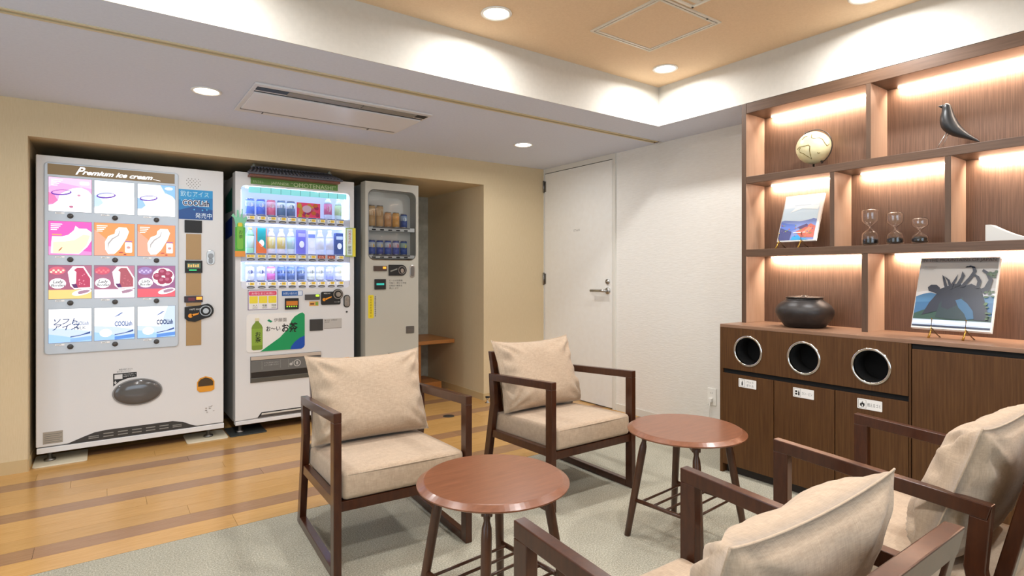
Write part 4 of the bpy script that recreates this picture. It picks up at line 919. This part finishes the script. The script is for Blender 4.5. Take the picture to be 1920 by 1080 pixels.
for k, (b_, a) in enumerate(((1.009, .42), (.412, -.18))):
    sc = thing('storage_cabinet', ['tall plain walnut cabinet door right of the waste cabinet under the worktop', 'plain walnut cabinet beyond the right edge of the photograph'][k], 'cabinet', (XC, b_, 0))
    boxo('carcass', (XC + .019, XR - .002, a, b_, .05, .834), M_WALNUT, sc)
    boxo('door', (XC, XC + .018, a + .002, b_ - .002, .052, .812), M_WALNUT, sc, .001)
    boxo('gap_strip', (XC + .01, XC + .0185, a, b_, .812, .8345), M_VOID, sc)
    boxo('plinth', (XC + .04, XC + .055, a, b_, 0, .052), mat('#2a1f18', .6), sc)

# ------------------------------------------------------------------ things on the shelves
g = thing('globe', 'small cream desk globe on black stand in the top left bay', 'globe', (3.175, 1.572, 1.716))
gc = Vector((3.175, 1.568, 1.836)); gr = .088
def globe_mesh():
    b = MB().mat(tex('globe_cream', [(.3, '#d9cf9e'), (.7, '#e9e0b8')], (1, 1, 1), 14, 4, .35)); n, m_ = 40, 24; vs = []
    for j in range(m_ + 1):
        for i in range(n):
            a, ph = 2 * pi * i / n, pi * j / m_; vs.append(gc + Vector((gr * sin(ph) * cos(a), gr * sin(ph) * sin(a), gr * cos(ph))))
    b.add(vs, [(j * n + i, j * n + (i + 1) % n, (j + 1) * n + (i + 1) % n, (j + 1) * n + i) for j in range(m_) for i in range(n)], True); return b
obj('sphere', globe_mesh(), None, g)
vdir = (Vector((0, 0, 1.15)) - gc).normalized(); hr = Vector((0, 0, 1)).cross(vdir).normalized(); hu = vdir.cross(hr).normalized()
def on_globe(a, b_, k=1.004):
    r2_ = max(0, 1 - a * a - b_ * b_); return gc + (hr * a + hu * b_ + vdir * sqrt(r2_)) * gr * k
coasts = [[(-.90, -.02), (-.78, .12), (-.5, .16), (-.28, .2), (-.2, .12), (-.22, -.1), (-.18, -.4), (-.1, -.66), (-.3, -.5), (-.55, -.3), (-.75, -.2), (-.8, -.05), (-.72, .08)], [(-.1, .8), (-.12, .62), (.02, .55), (.3, .58), (.48, .46), (.6, .22), (.72, .05), (.85, .15)], [(-.62, .55), (-.5, .7), (-.35, .72)], [(.2, -.3), (.3, -.36), (.34, -.3)]]
cb = MB()
for cst in coasts: cb.tube([on_globe(*p, 1.0) for p in cst], .0022, 6)
obj('coastline', cb, mat('#7d6a2c', .5), g)
ax = (Vector((0, .52, 1))).normalized()
arm = [gc + Matrix.Rotation(radians(a), 3, 'X') @ (ax * (gr + .010)) for a in range(0, 181, 12)]
ab = MB().tube(arm, .003, 8); ab.tube([gc + ax * (gr + .014), gc + ax * (gr - .004)], .005, 10); ab.tube([gc - ax * (gr + .014), gc - ax * (gr - .004)], .005, 10)
obj('meridian_arm', ab, mat('#2a211c', .35), g)
obj('stand', MB().lathe([(.052, 0), (.052, .004), (.030, .009), (.006, .013), (.005, .030), (0, .030)], (3.175, 1.568, 1.716), 28), mat('#1d1815', .35), g)
# bird figurine
bd = thing('bird_figurine', 'matte black bird figurine with wire legs on the upper shelf', 'figurine', (3.17, .96, 1.716))
# stations: (Y, z, half height along section, half width), running from tail tip to beak
stn = [(.836, 1.732, .003, .003), (.856, 1.747, .007, .008), (.877, 1.762, .011, .015), (.907, 1.784, .021, .026), (.930, 1.804, .0285, .034), (.948, 1.830, .0345, .037), (.956, 1.858, .031, .033), (.957, 1.883, .0245, .026), (.957, 1.900, .0195, .020), (.959, 1.915, .0185, .019), (.960, 1.926, .0135, .014), (.960, 1.932, .005, .005)]
b = MB(); n = 20; vs = []
for i, (yy, zz, hh, ww) in enumerate(stn):
    a = stn[max(0, i - 1)]; c2 = stn[min(len(stn) - 1, i + 1)]
    tv = Vector((0, c2[0] - a[0], c2[1] - a[1])).normalized(); nv = Vector((0, -tv.z, tv.y))
    for k in range(n):
        an = 2 * pi * k / n; p = Vector((3.17, yy, zz)) + nv * (hh * sin(an)) + Vector((ww * cos(an), 0, 0)); vs.append(p)
b.add(vs, [tuple(range(n))] + [(j * n + k, j * n + (k + 1) % n, (j + 1) * n + (k + 1) % n, (j + 1) * n + k) for j in range(len(stn) - 1) for k in range(n)], True)
bo = obj('body', b, mat('#1b1c1e', .38), bd); sm = bo.modifiers.new('sub', 'SUBSURF'); sm.levels = 1; sm.render_levels = 2
obj('beak', MB().tube([(3.17, .968, 1.921), (3.17, .978, 1.9225), (3.17, .986, 1.925), (3.17, .993, 1.9275)], [.010, .0075, .004, .0006], 12), mat('#1b1c1e', .38), bd)
for s_ in (-1, 1): obj('leg', MB().tube([(3.17 + s_ * .012, .952, 1.80), (3.17 + s_ * .02, .972, 1.762), (3.17 + s_ * .026, .992, 1.717)], .0018, 8), M_STEEL, bd)
# books
def book(name, label, xb, xt, y0, y1, zb, zt, th, cover):
    t = thing(name, label, 'book', (xb, (y0 + y1) / 2, zb))
    B0 = Vector((xb, 0, zb)); up = (Vector((xt, 0, zt)) - B0); H = up.length; up.normalize(); nrm = Vector((-up.z, 0, up.x))
    FB = lambda u, v, dd: tuple(B0 + Vector((0, y1 - u, 0)) + up * v + nrm * dd)
    W = y1 - y0
    obj('pages', MB().prism(rect(.004, W - .003, .003, H - .003), FB, -th + .002, -.002), mat('#efeae0', .7), t)
    cv = MB().mat(mat('#f3efe9', .35)).prism(rect(0, W, 0, H), FB, -.002, 0).prism(rect(0, W, 0, H), FB, -th, -th + .002).prism(rect(0, .004, 0, H), FB, -th, 0)
    obj('cover', cv, None, t); c = MB(); cover(c, FB, W, H); obj('cover_picture', c, None, t, recalc=False); return t, FB
def cov1(c, F, W, H):
    P = lambda pts: [(a * W, b_ * H) for a, b_ in pts]; d = [.0004]
    def put(h, pts, q=.0003): c.mat(mat(h, .25)).flat(P(pts), F, d[0]); d[0] += q
    put('#dfeaf3', rect(.02, .93, .02, .98)); put('#cfe1ee', rect(.02, .93, .45, .72)); put('#f3f6f8', [(.2, .62), (.5, .7), (.9, .66), (.93, .74), (.4, .78)])
    put('#7f8fc4', [(.02, .44), (.1, .46), (.3, .44), (.5, .42), (.7, .44), (.84, .47), (.93, .45), (.93, .02), (.02, .02)])
    put('#5f76bc', [(.02, .42), (.2, .38), (.4, .36), (.45, .25), (.3, .2), (.02, .3)])
    put('#4a4f7c', [(.02, .3), (.2, .24), (.35, .2), (.33, .02), (.02, .02)]); put('#c06a5c', [(.45, .2), (.6, .26), (.8, .36), (.93, .3), (.93, .06), (.6, .08)])
    put('#d98a6c', [(.65, .2), (.78, .3), (.85, .26), (.75, .14)]); put('#5a4a6a', [(.5, .3), (.7, .36), (.75, .32), (.55, .24)]); put('#3b9bd0', [(.36, .02), (.40, .1), (.52, .12), (.62, .06), (.78, .03), (.78, .02)])
    for q in range(24): put(random.choice(['#a85a5a', '#6a5a8a', '#8a9a5a', '#c97a5a', '#56609a']), ell(.06 + .82 * random.random(), .05 + .3 * random.random(), .02, .012, 6), .00001)
    d[0] += .0003; put('#ffffff', rect(.40, .62, .165, .185)); put('#ffffff', rect(.64, .70, .168, .182)); put('#c9d6e2', rect(.30, .72, .76, .772))
def cov2(c, F, W, H):
    P = lambda pts: [(a * W, b_ * H) for a, b_ in pts]; d = [.0004]
    def put(h, pts, q=.0003): c.mat(mat(h, .3)).flat(P(pts), F, d[0]); d[0] += q
    put('#bdb7b0', rect(.01, .985, .01, .99)); put('#a8a29d', rect(.01, .985, .925, .99)); put('#cdc9c6', [(.01, .5), (.3, .56), (.6, .52), (.985, .58), (.985, .4), (.01, .4)]); put('#dfe0e6', [(.35, .6), (.6, .64), (.8, .55), (.985, .5), (.985, .42), (.4, .44)])
    put('#3f6f94', [(.01, .44), (.1, .48), (.2, .5), (.4, .45), (.7, .44), (.85, .46), (.985, .47), (.985, .12), (.01, .12)]); put('#2f5f86', [(.01, .36), (.3, .38), (.6, .34), (.985, .38), (.985, .12), (.01, .12)])
    put('#23463c', [(.01, .2), (.15, .26), (.35, .24), (.55, .26), (.7, .22), (.985, .2), (.985, .12), (.01, .12)])
    put('#b9c7de', rect(.01, .985, .05, .125)); put('#dbe2ee', [(.01, .1), (.4, .12), (.6, .10), (.985, .11), (.985, .07), (.01, .07)]); put('#20304a', rect(.01, .985, .025, .045)); put('#d9d5cf', rect(.01, .985, .0, .02))
    K = '#1a2233'
    put(K, [(.12, .18), (.2, .36), (.28, .48), (.24, .50), (.17, .52), (.15, .57), (.19, .61), (.26, .61), (.31, .57), (.31, .55), (.38, .58), (.46, .62), (.54, .63), (.62, .60), (.70, .63), (.76, .60), (.82, .57), (.86, .46), (.92, .3), (.96, .14), (.78, .14), (.74, .26), (.66, .36), (.58, .42), (.50, .40), (.46, .30), (.42, .22), (.3, .24)])
    put('#1b3238', [(.30, .16), (.46, .14), (.70, .14), (.66, .3), (.62, .44), (.40, .46), (.33, .34)]); put(K, [(.36, .3), (.45, .27), (.60, .36), (.6, .5), (.36, .5)])
    put('#2b5a7c', [(.53, .40), (.60, .42), (.68, .36), (.76, .26), (.78, .16), (.70, .14), (.66, .22), (.58, .30)])
    for q in ([(.34, .52), (.33, .56), (.30, .51)], [(.38, .54), (.33, .70), (.32, .75), (.35, .72), (.42, .56)], [(.44, .54), (.40, .66), (.35, .73), (.42, .68), (.48, .56)], [(.46, .56), (.51, .68), (.52, .76), (.49, .70), (.44, .60)], [(.50, .58), (.56, .72), (.57, .80), (.61, .74), (.56, .60)], [(.56, .58), (.66, .72), (.70, .80), (.68, .86), (.62, .87), (.60, .85), (.66, .88), (.72, .86), (.745, .80), (.70, .70), (.62, .58)], [(.70, .78), (.78, .73), (.82, .66), (.80, .57), (.76, .56), (.77, .66), (.74, .72), (.68, .75)], [(.80, .55), (.86, .58), (.90, .68), (.86, .76), (.81, .80), (.82, .83), (.90, .78), (.95, .68), (.93, .56), (.88, .48)]): put(K, q)
    for q in range(30): put(random.choice(['#3f5a34', '#4c6a3c', '#2f4a2c']), ell(.88 + .1 * random.random(), random.choice([.70, .72, .45, .3, .16]) + .08 * random.random(), .022, .014, 6), .00001)
    d[0] += .0003
    for k in range(3): put('#8d8a86', rect(.07, .24 - .02 * k, .86 - .02 * k, .864 - .02 * k))
    c.mat(mat('#5f5650', .4)).text('IN THE MOUNTAINS OF JAPAN', .03 * W, .937 * H, .022, F, d[0], width=.93 * W)
def easel(x, y, z, label, hook_h, group):
    t = thing('book_easel', label, 'easel', (x, y, z), group=group)
    obj('front_leg', MB().tube([(x - .030, y + .003, z + .001), (x - .012, y, z + .030), (x + .002, y, z + hook_h), (x + .0, y, z + hook_h + .002)], [.005, .003, .0022, .003], 8), M_BRASS, t)
    obj('rear_leg', MB().tube([(x - .002, y, z + .045), (x + .018, y - .010, z + .02), (x + .045, y - .018, z + .001)], [.0022, .002, .003], 8), mat('#6a5230', .3, .8), t)
    obj('ledge', MB().tube([(x - .008, y, z + .034), (x + .03, y, z + .040)], .002, 8), M_BRASS, t)
ba, _ = book('book', 'white magazine with mountain lake photo cover on brass easels in the middle left bay', 3.142, 3.245, 1.540, 1.760, 1.326, 1.592, .012, cov1)
easel(3.134, 1.742, 1.286, 'left brass easel under the white mountain lake magazine', .085, 'brass book easels'); easel(3.134, 1.615, 1.286, 'right brass easel under the white mountain lake magazine', .085, 'brass book easels')
bb, _ = book('book', 'large art book with dark horned sculpture on cover on brass easels', 3.085, 3.215, .775, 1.073, .893, 1.219, .020, cov2)
easel(3.068, .985, .853, 'left brass easel under the large sculpture book', .085, 'brass book easels'); easel(3.068, .858, .853, 'right brass easel under the large sculpture book', .085, 'brass book easels')
# hourglasses
def hourglass(y, r, H, label):
    x = 3.135; z = 1.286; t = thing('hourglass', label, 'hourglass', (x, y, z), group='glass hourglasses')
    h2 = H / 2; bh = h2 - .012
    def half(r_): return [(0, .001), (r_ * .75, .001), (r_ * .97, .006), (r_, .014), (r_, bh * .62), (r_ * .93, bh * .76), (r_ * .6, bh * .93), (.0065, h2 - .006), (.0045, h2)]
    pr = half(r); prof = pr + [(a, H - b_) for a, b_ in reversed(pr[:-1])]
    ins = [(0, .003)] + [(max(.002, a - .0018), max(.003, b_)) for a, b_ in pr[1:]]; inner = ins + [(a, H - b_) for a, b_ in reversed(ins[:-1])]
    b = MB().lathe(prof, (x, y, z), 32); b.lathe(list(reversed(inner)), (x, y, z), 32)
    obj('glass_body', b, M_GLASS, t, recalc=False)
    obj('sand', MB().lathe([(0, .004), (r - .003, .008), (r - .003, .020 + H * .05), (r * .5, .026 + H * .05), (0, .029 + H * .05)], (x, y, z), 28), mat('#17130f', .8), t)
hourglass(1.268, .0365, .182, 'tallest glass hourglass with black sand, left of three')
hourglass(1.157, .0355, .158, 'medium glass hourglass with black sand, middle of three')
hourglass(1.053, .0335, .122, 'shortest glass hourglass with black sand, right of three')
# curved dish / block
cv = MB(); pts = [(.803, 0), (.803, .071), (.785, .071)] + [(.785 - .30 * k / 14, .071 - .062 * sin(pi * k / 14) ** 1.0) for k in range(1, 14)] + [(.485, .071), (.467, .071), (.467, 0)]
cv.prism(pts, lambda u, v, dd: (3.115 + dd, u, 1.286 + v), 0, .075)
tag(obj('curved_stand', cv, mat('#c9c7c2', .4), None, .0015), 'pale grey concave stand at the right end of the middle shelf', 'stand')
# iron pot
pt = thing('iron_pot', 'round black cast iron pot on the walnut worktop', 'pot', (3.11, 1.585, .853))
wob = lambda a, z: 1 + .012 * sin(3 * a + 9 * z) + .008 * sin(5 * a + 30 * z)
obj('body', MB().lathe([(0, .0), (.088, .0), (.100, .004), (.118, .028), (.136, .055), (.1445, .080), (.143, .098), (.130, .120), (.110, .137), (.094, .147), (.090, .152), (.090, .156), (.082, .154), (.080, .12), (0, .11)], (3.11, 1.585, .853), 48, wob=wob), tex('cast_iron', [(.3, '#1f1a18'), (.7, '#2f2825')], (1, 1, 1), 30, 5, .42, .5, .002), pt)
wob2 = lambda a, z: 1 + .03 * sin(2 * a) + .02 * sin(5 * a)
obj('rim', MB().lathe([(.052, .156), (.060, .160), (.092, .158), (.097, .162), (.094, .1655), (.060, .168), (.050, .165), (.048, .158)], (3.11, 1.585, .853), 40, wob=wob2), mat('#4a4038', .28, .3), pt)
obj('lid', MB().lathe([(0, .160), (.05, .160), (.05, .164), (.02, .166), (.016, .172), (0, .173)], (3.11, 1.585, .853), 28), mat('#3a322c', .3, .3), pt)
# wall outlet
ol = thing('power_outlet', 'white wall outlet with plugged cable beside the waste cabinet', 'outlet', (XR, 2.43, .27))
boxo('plate', (XR - .008, XR, 2.392, 2.462, .215, .335), mat('#efece4', .35), ol, .003)
for z in (.302, .255):
    for y_ in (2.422, 2.434): boxo('socket_hole', (XR - .0088, XR - .0078, y_, y_ + .002, z - .005, z + .005), M_DGREY, ol)
boxo('plug', (XR - .034, XR - .009, 2.415, 2.441, .238, .268), mat('#f4f1ea', .35), ol, .004)
obj('cable', MB().tube([(XR - .03, 2.428, .24), (XR - .034, 2.428, .19), (XR - .030, 2.43, .10), (XR - .025, 2.435, .01), (XR - .02, 2.40, .006), (XR - .012, 2.1, .006)], .0035, 8), mat('#e6e2da', .4), ol)

# ------------------------------------------------------------------ armchairs
def yz_bar(mb, pts, x0, x1):
    """plate outline in the y-z plane, swept across x"""
    return mb.prism(pts, lambda u, v, dd: (dd, u, v), x0, x1)
HW = .292
def seat_cushion_mesh():
    b = MB(); nx, ny = 18, 18; T = {}
    x0, x1, y0, y1 = -.258, .258, .006, .57
    def top(u, v): return .398 - .028 * v + .010 * (1 - (2 * u - 1) ** 4) * (1 - (2 * v - 1) ** 4)
    vs = []; 
    for j in range(ny + 1):
        for i in range(nx + 1):
            u, v = i / nx, j / ny; vs.append((x0 + (x1 - x0) * u, y0 + (y1 - y0) * v, top(u, v)))
    n1 = len(vs)
    for j in range(ny + 1):
        for i in range(nx + 1):
            u, v = i / nx, j / ny; vs.append((x0 + (x1 - x0) * u, y0 + (y1 - y0) * v, .288 - .02 * v))
    q = lambda i, j, k=0: k * n1 + j * (nx + 1) + i
    fs = [(q(i, j), q(i + 1, j), q(i + 1, j + 1), q(i, j + 1)) for j in range(ny) for i in range(nx)] + [(q(i, j, 1), q(i, j + 1, 1), q(i + 1, j + 1, 1), q(i + 1, j, 1)) for j in range(ny) for i in range(nx)]
    for i in range(nx): fs += [(q(i, 0), q(i, 0, 1), q(i + 1, 0, 1), q(i + 1, 0)), (q(i, ny), q(i + 1, ny), q(i + 1, ny, 1), q(i, ny, 1))]
    for j in range(ny): fs += [(q(0, j), q(0, j + 1), q(0, j + 1, 1), q(0, j, 1)), (q(nx, j), q(nx, j, 1), q(nx, j + 1, 1), q(nx, j + 1))]
    b.add(vs, fs, True); return b
def make_armchair(label):
    t = thing('armchair', label, 'armchair', (0, 0, 0), world=False, group='wooden lounge armchairs')
    W = .030
    for s in (-1, 1):
        a, b_ = (HW - W, HW) if s > 0 else (-HW, -HW + W)
        yz_bar_ = lambda pts: yz_bar(MB(), pts, a, b_)
        obj('front_leg', yz_bar_([(0, 0), (.046, 0), (.046, .588), (0, .588)]), M_CHAIR, t, .0025)
        obj('armrest', yz_bar_([(0, .588), (0, .625), (.545, .592), (.535, .555)]), M_CHAIR, t, .0025)
        obj('rear_leg', yz_bar_([(.500, .558), (.535, .555), (.545, .592), (.532, .430), (.618, 0), (.572, 0), (.488, .430)]), M_CHAIR, t, .0025)
        obj('runner', yz_bar_([(.046, 0), (.046, .036), (.568, .036), (.574, 0)]), M_CHAIR, t, .0025)
        a2, b2 = (HW - W - .002, HW - .004) if s > 0 else (-HW + .004, -HW + W + .002)
        obj('side_rail', yz_bar(MB(), [(.046, .262), (.046, .302), (.506, .288), (.512, .248)], a2, b2), M_CHAIR, t, .002)
        a3, b3 = (.203, .238) if s > 0 else (-.238, -.203)
        obj('back_stile', yz_bar(MB(), [(.495, .240), (.530, .240), (.619, .648), (.589, .648)], a3, b3), M_CHAIR, t, .0025)
    obj('front_rail', MB().box(-HW + W, HW - W, .012, .042, .248, .286), M_CHAIR, t, .002)
    obj('rear_rail', MB().box(-HW + W, HW - W, .470, .495, .240, .278), M_CHAIR, t, .002)
    obj('top_rail', yz_bar(MB(), [(.588, .646), (.620, .646), (.632, .701), (.600, .701)], -.238, .238), M_CHAIR, t, .003)
    obj('seat_deck', MB().box(-.255, .255, .042, .470, .262, .272), mat('#1c1714', .8), t)
    obj('back_pad', yz_bar(MB(), [(.508, .290), (.528, .290), (.611, .646), (.591, .646)], -.203, .203), M_FAB, t, .004)
    so = obj('seat_cushion', seat_cushion_mesh(), M_FAB, t)
    md = so.modifiers.new('bevel', 'BEVEL'); md.width = .022; md.segments = 4; md.limit_method = 'ANGLE'; md.angle_limit = radians(50)
    pp = MB().tube([(-.236, .009, .3835), (0, .004, .3865), (.236, .009, .3835)], .0022, 6)
    obj('piping', pp, M_FAB, so)
    return t
def pillow_mesh(seed, w=.272, h=.400, th=.100, sag=.026):
    rnd = random.Random(seed); ph = [rnd.random() * 6 for _ in range(8)]
    tl = radians(19); up = Vector((0, sin(tl), cos(tl))); nr = Vector((0, -cos(tl), sin(tl))); B0 = Vector((0, .414, .393))
    nu, nv = 56, 40; b = MB(); vs = []
    def pos(u, v, s):   # u,v in -1..1
        px = w * u * (1 - .055 * (1 - v * v) - .01 * sin(3 * v + ph[0]))
        pz = h / 2 * (v + 1)
        if v > 0: pz -= sag * v * (1 - u * u) ** .8
        else: pz += .006 * (-v) * (1 - u * u)
        e = max(0, (1 - abs(u) ** 3.2)) ** .50 * max(0, (1 - abs(v) ** 4)) ** .48
        # belly sits low
        t = th * e * (1.0 - .18 * v)
        # folds radiating from the corners
        for ci, (cu, cvv) in enumerate(((-1, -1), (1, -1), (-1, 1), (1, 1))):
            du, dv = (u - cu) * w, (v - cvv) * h / 2; r = sqrt(du * du + dv * dv); a = atan2(dv * -cvv, du * -cu)
            t += .0085 * sin(a * 11 + ph[ci]) * math.exp(-((r - .09) / .06) ** 2) * min(1, e * 3)
        # edge gathers on the short sides and a soft crease on the top
        t += .006 * sin(v * 15 + ph[4] + 2 * u) * math.exp(-((abs(u) - .86) / .11) ** 2) * min(1, e * 3)
        t += .005 * sin(u * 9 + ph[5]) * math.exp(-((v - .72) / .16) ** 2) * min(1, e * 3)
        t += .003 * sin(u * 5 + v * 4 + ph[6]) * e
        if s < 0: t *= .66   # flattened against the chair back
        return B0 + Vector((px, 0, 0)) + up * pz + nr * (s * t)
    for s in (1, -1):
        for j in range(nv + 1):
            for i in range(nu + 1): vs.append(pos(-1 + 2 * i / nu, -1 + 2 * j / nv, s))
    n1 = (nu + 1) * (nv + 1); fs = []
    for k in (0, 1):
        for j in range(nv):
            for i in range(nu):
                q = [k * n1 + j * (nu + 1) + i, k * n1 + j * (nu + 1) + i + 1, k * n1 + (j + 1) * (nu + 1) + i + 1, k * n1 + (j + 1) * (nu + 1) + i]
                fs.append(q if k == 0 else q[::-1])
    b.add(vs, fs, True)
    rim = [pos(-1 + 2 * i / nu, 1, 1) for i in range(nu + 1)]
    return b, rim, [pos(u, v, 1) for u, v in [(-1, -1 + 2 * j / 20) for j in range(21)]], [pos(1, -1 + 2 * j / 20, 1) for j in range(21)]
ch = [((.988, 2.083), -3.2, 'beige armchair in front of the drink vending machine, left of the round tables'),
      ((2.025, 2.083), 0.0, 'beige armchair in front of the white door, beside the far table'),
      ((1.000, .978), 180.0, 'beige armchair seen from behind at the bottom centre'),
      ((2.010, .975), 180.0, 'beige armchair at the right edge before the cabinets')]
proto = None
for i, ((x, y_), r, lb) in enumerate(ch):
    if proto is None: proto = make_armchair(lb); a = proto
    else: a = copy_tree(proto); a['label'] = lb
    a.location = (x, y_, 0); a.rotation_euler = (0, 0, radians(r))
for i, ((x, y_), r, lb) in enumerate(ch):
    pb, rim, le, re_ = pillow_mesh(i + 3)
    p = thing('cushion', ['beige pillow leaning on the armchair before the drink machine', 'beige pillow leaning on the armchair before the white door', 'large beige pillow in the foreground armchair seen from behind', 'beige pillow on the armchair at the right edge'][i], 'cushion', (0, 0, 0), world=False, group='linen back cushions')
    po = obj('cover', pb, M_FAB, p); wm = po.modifiers.new('weld', 'WELD'); wm.merge_threshold = .0004
    sb = MB().tube(rim, .0022, 6); sb.tube(le, .0022, 6); sb.tube(re_, .0022, 6); obj('seam', sb, M_FAB, po)
    sh = (0, 0) if i < 2 else ((-.030, .025) if i == 2 else (-.014, .02))
    p.location = (x + sh[0], y_ + sh[1], 0); p.rotation_euler = (0, 0, radians(r))

# ------------------------------------------------------------------ round side tables
def make_table(label):
    t = thing('side_table', label, 'table', (0, 0, 0), world=False, group='round lounge tables')
    obj('table_top', MB().lathe([(0, .455), (.225, .455), (.243, .459), (.250, .463), (.250, .467), (.230, .479), (.226, .480), (0, .480)], (0, 0, 0), 96, smooth=False), M_TABLE, t)
    angs = [140, 50, -40, 230]; L = {}
    for a in angs:
        ra = radians(a); f = Vector((.252 * cos(ra), .252 * sin(ra), 0)); h = Vector((.172 * cos(ra), .172 * sin(ra), .455)); L[a] = (f, h)
        P = lambda k: f.lerp(h, k)
        o = obj('leg', MB().tube([P(0), P(.3), P(.80), P(.86), P(.905), P(.93), P(1.0)], [.0135, .0155, .0165, .0150, .0095, .0115, .0115], 16), M_TLEG, t)
    for a, c in ((140, -40), (50, 230)):
        h1, h2 = L[a][1], L[c][1]; z = .440 if a == 140 else .4395
        obj('cross_bar', MB().beam((h1.x * 1.08, h1.y * 1.08, z), (h2.x * 1.08, h2.y * 1.08, z), .034, .030), M_TLEG, t, .003)
    at = lambda a, z: L[a][0].lerp(L[a][1], z / .455)
    r1a, r1b, r2a, r2b = at(140, .158), at(230, .158), at(50, .158), at(-40, .158)
    obj('shelf_rail', MB().tube([r1a, r1b], .0085, 12), M_TLEG, t); obj('shelf_rail', MB().tube([r2a, r2b], .0085, 12), M_TLEG, t)
    for k in range(5):
        q = .12 + .19 * k; obj('shelf_rod', MB().tube([r1a.lerp(r1b, q), r2a.lerp(r2b, q)], .0052, 10), M_TLEG, t)
    return t
T1 = make_table('round brown side table in the front between the left armchair and foreground armchair'); T1.location = (1.043, 1.553, 0)
T2 = copy_tree(T1); T2['label'] = 'round brown side table farther back, nearest the waste cabinet'; T2.location = (2.058, 1.563, 0)
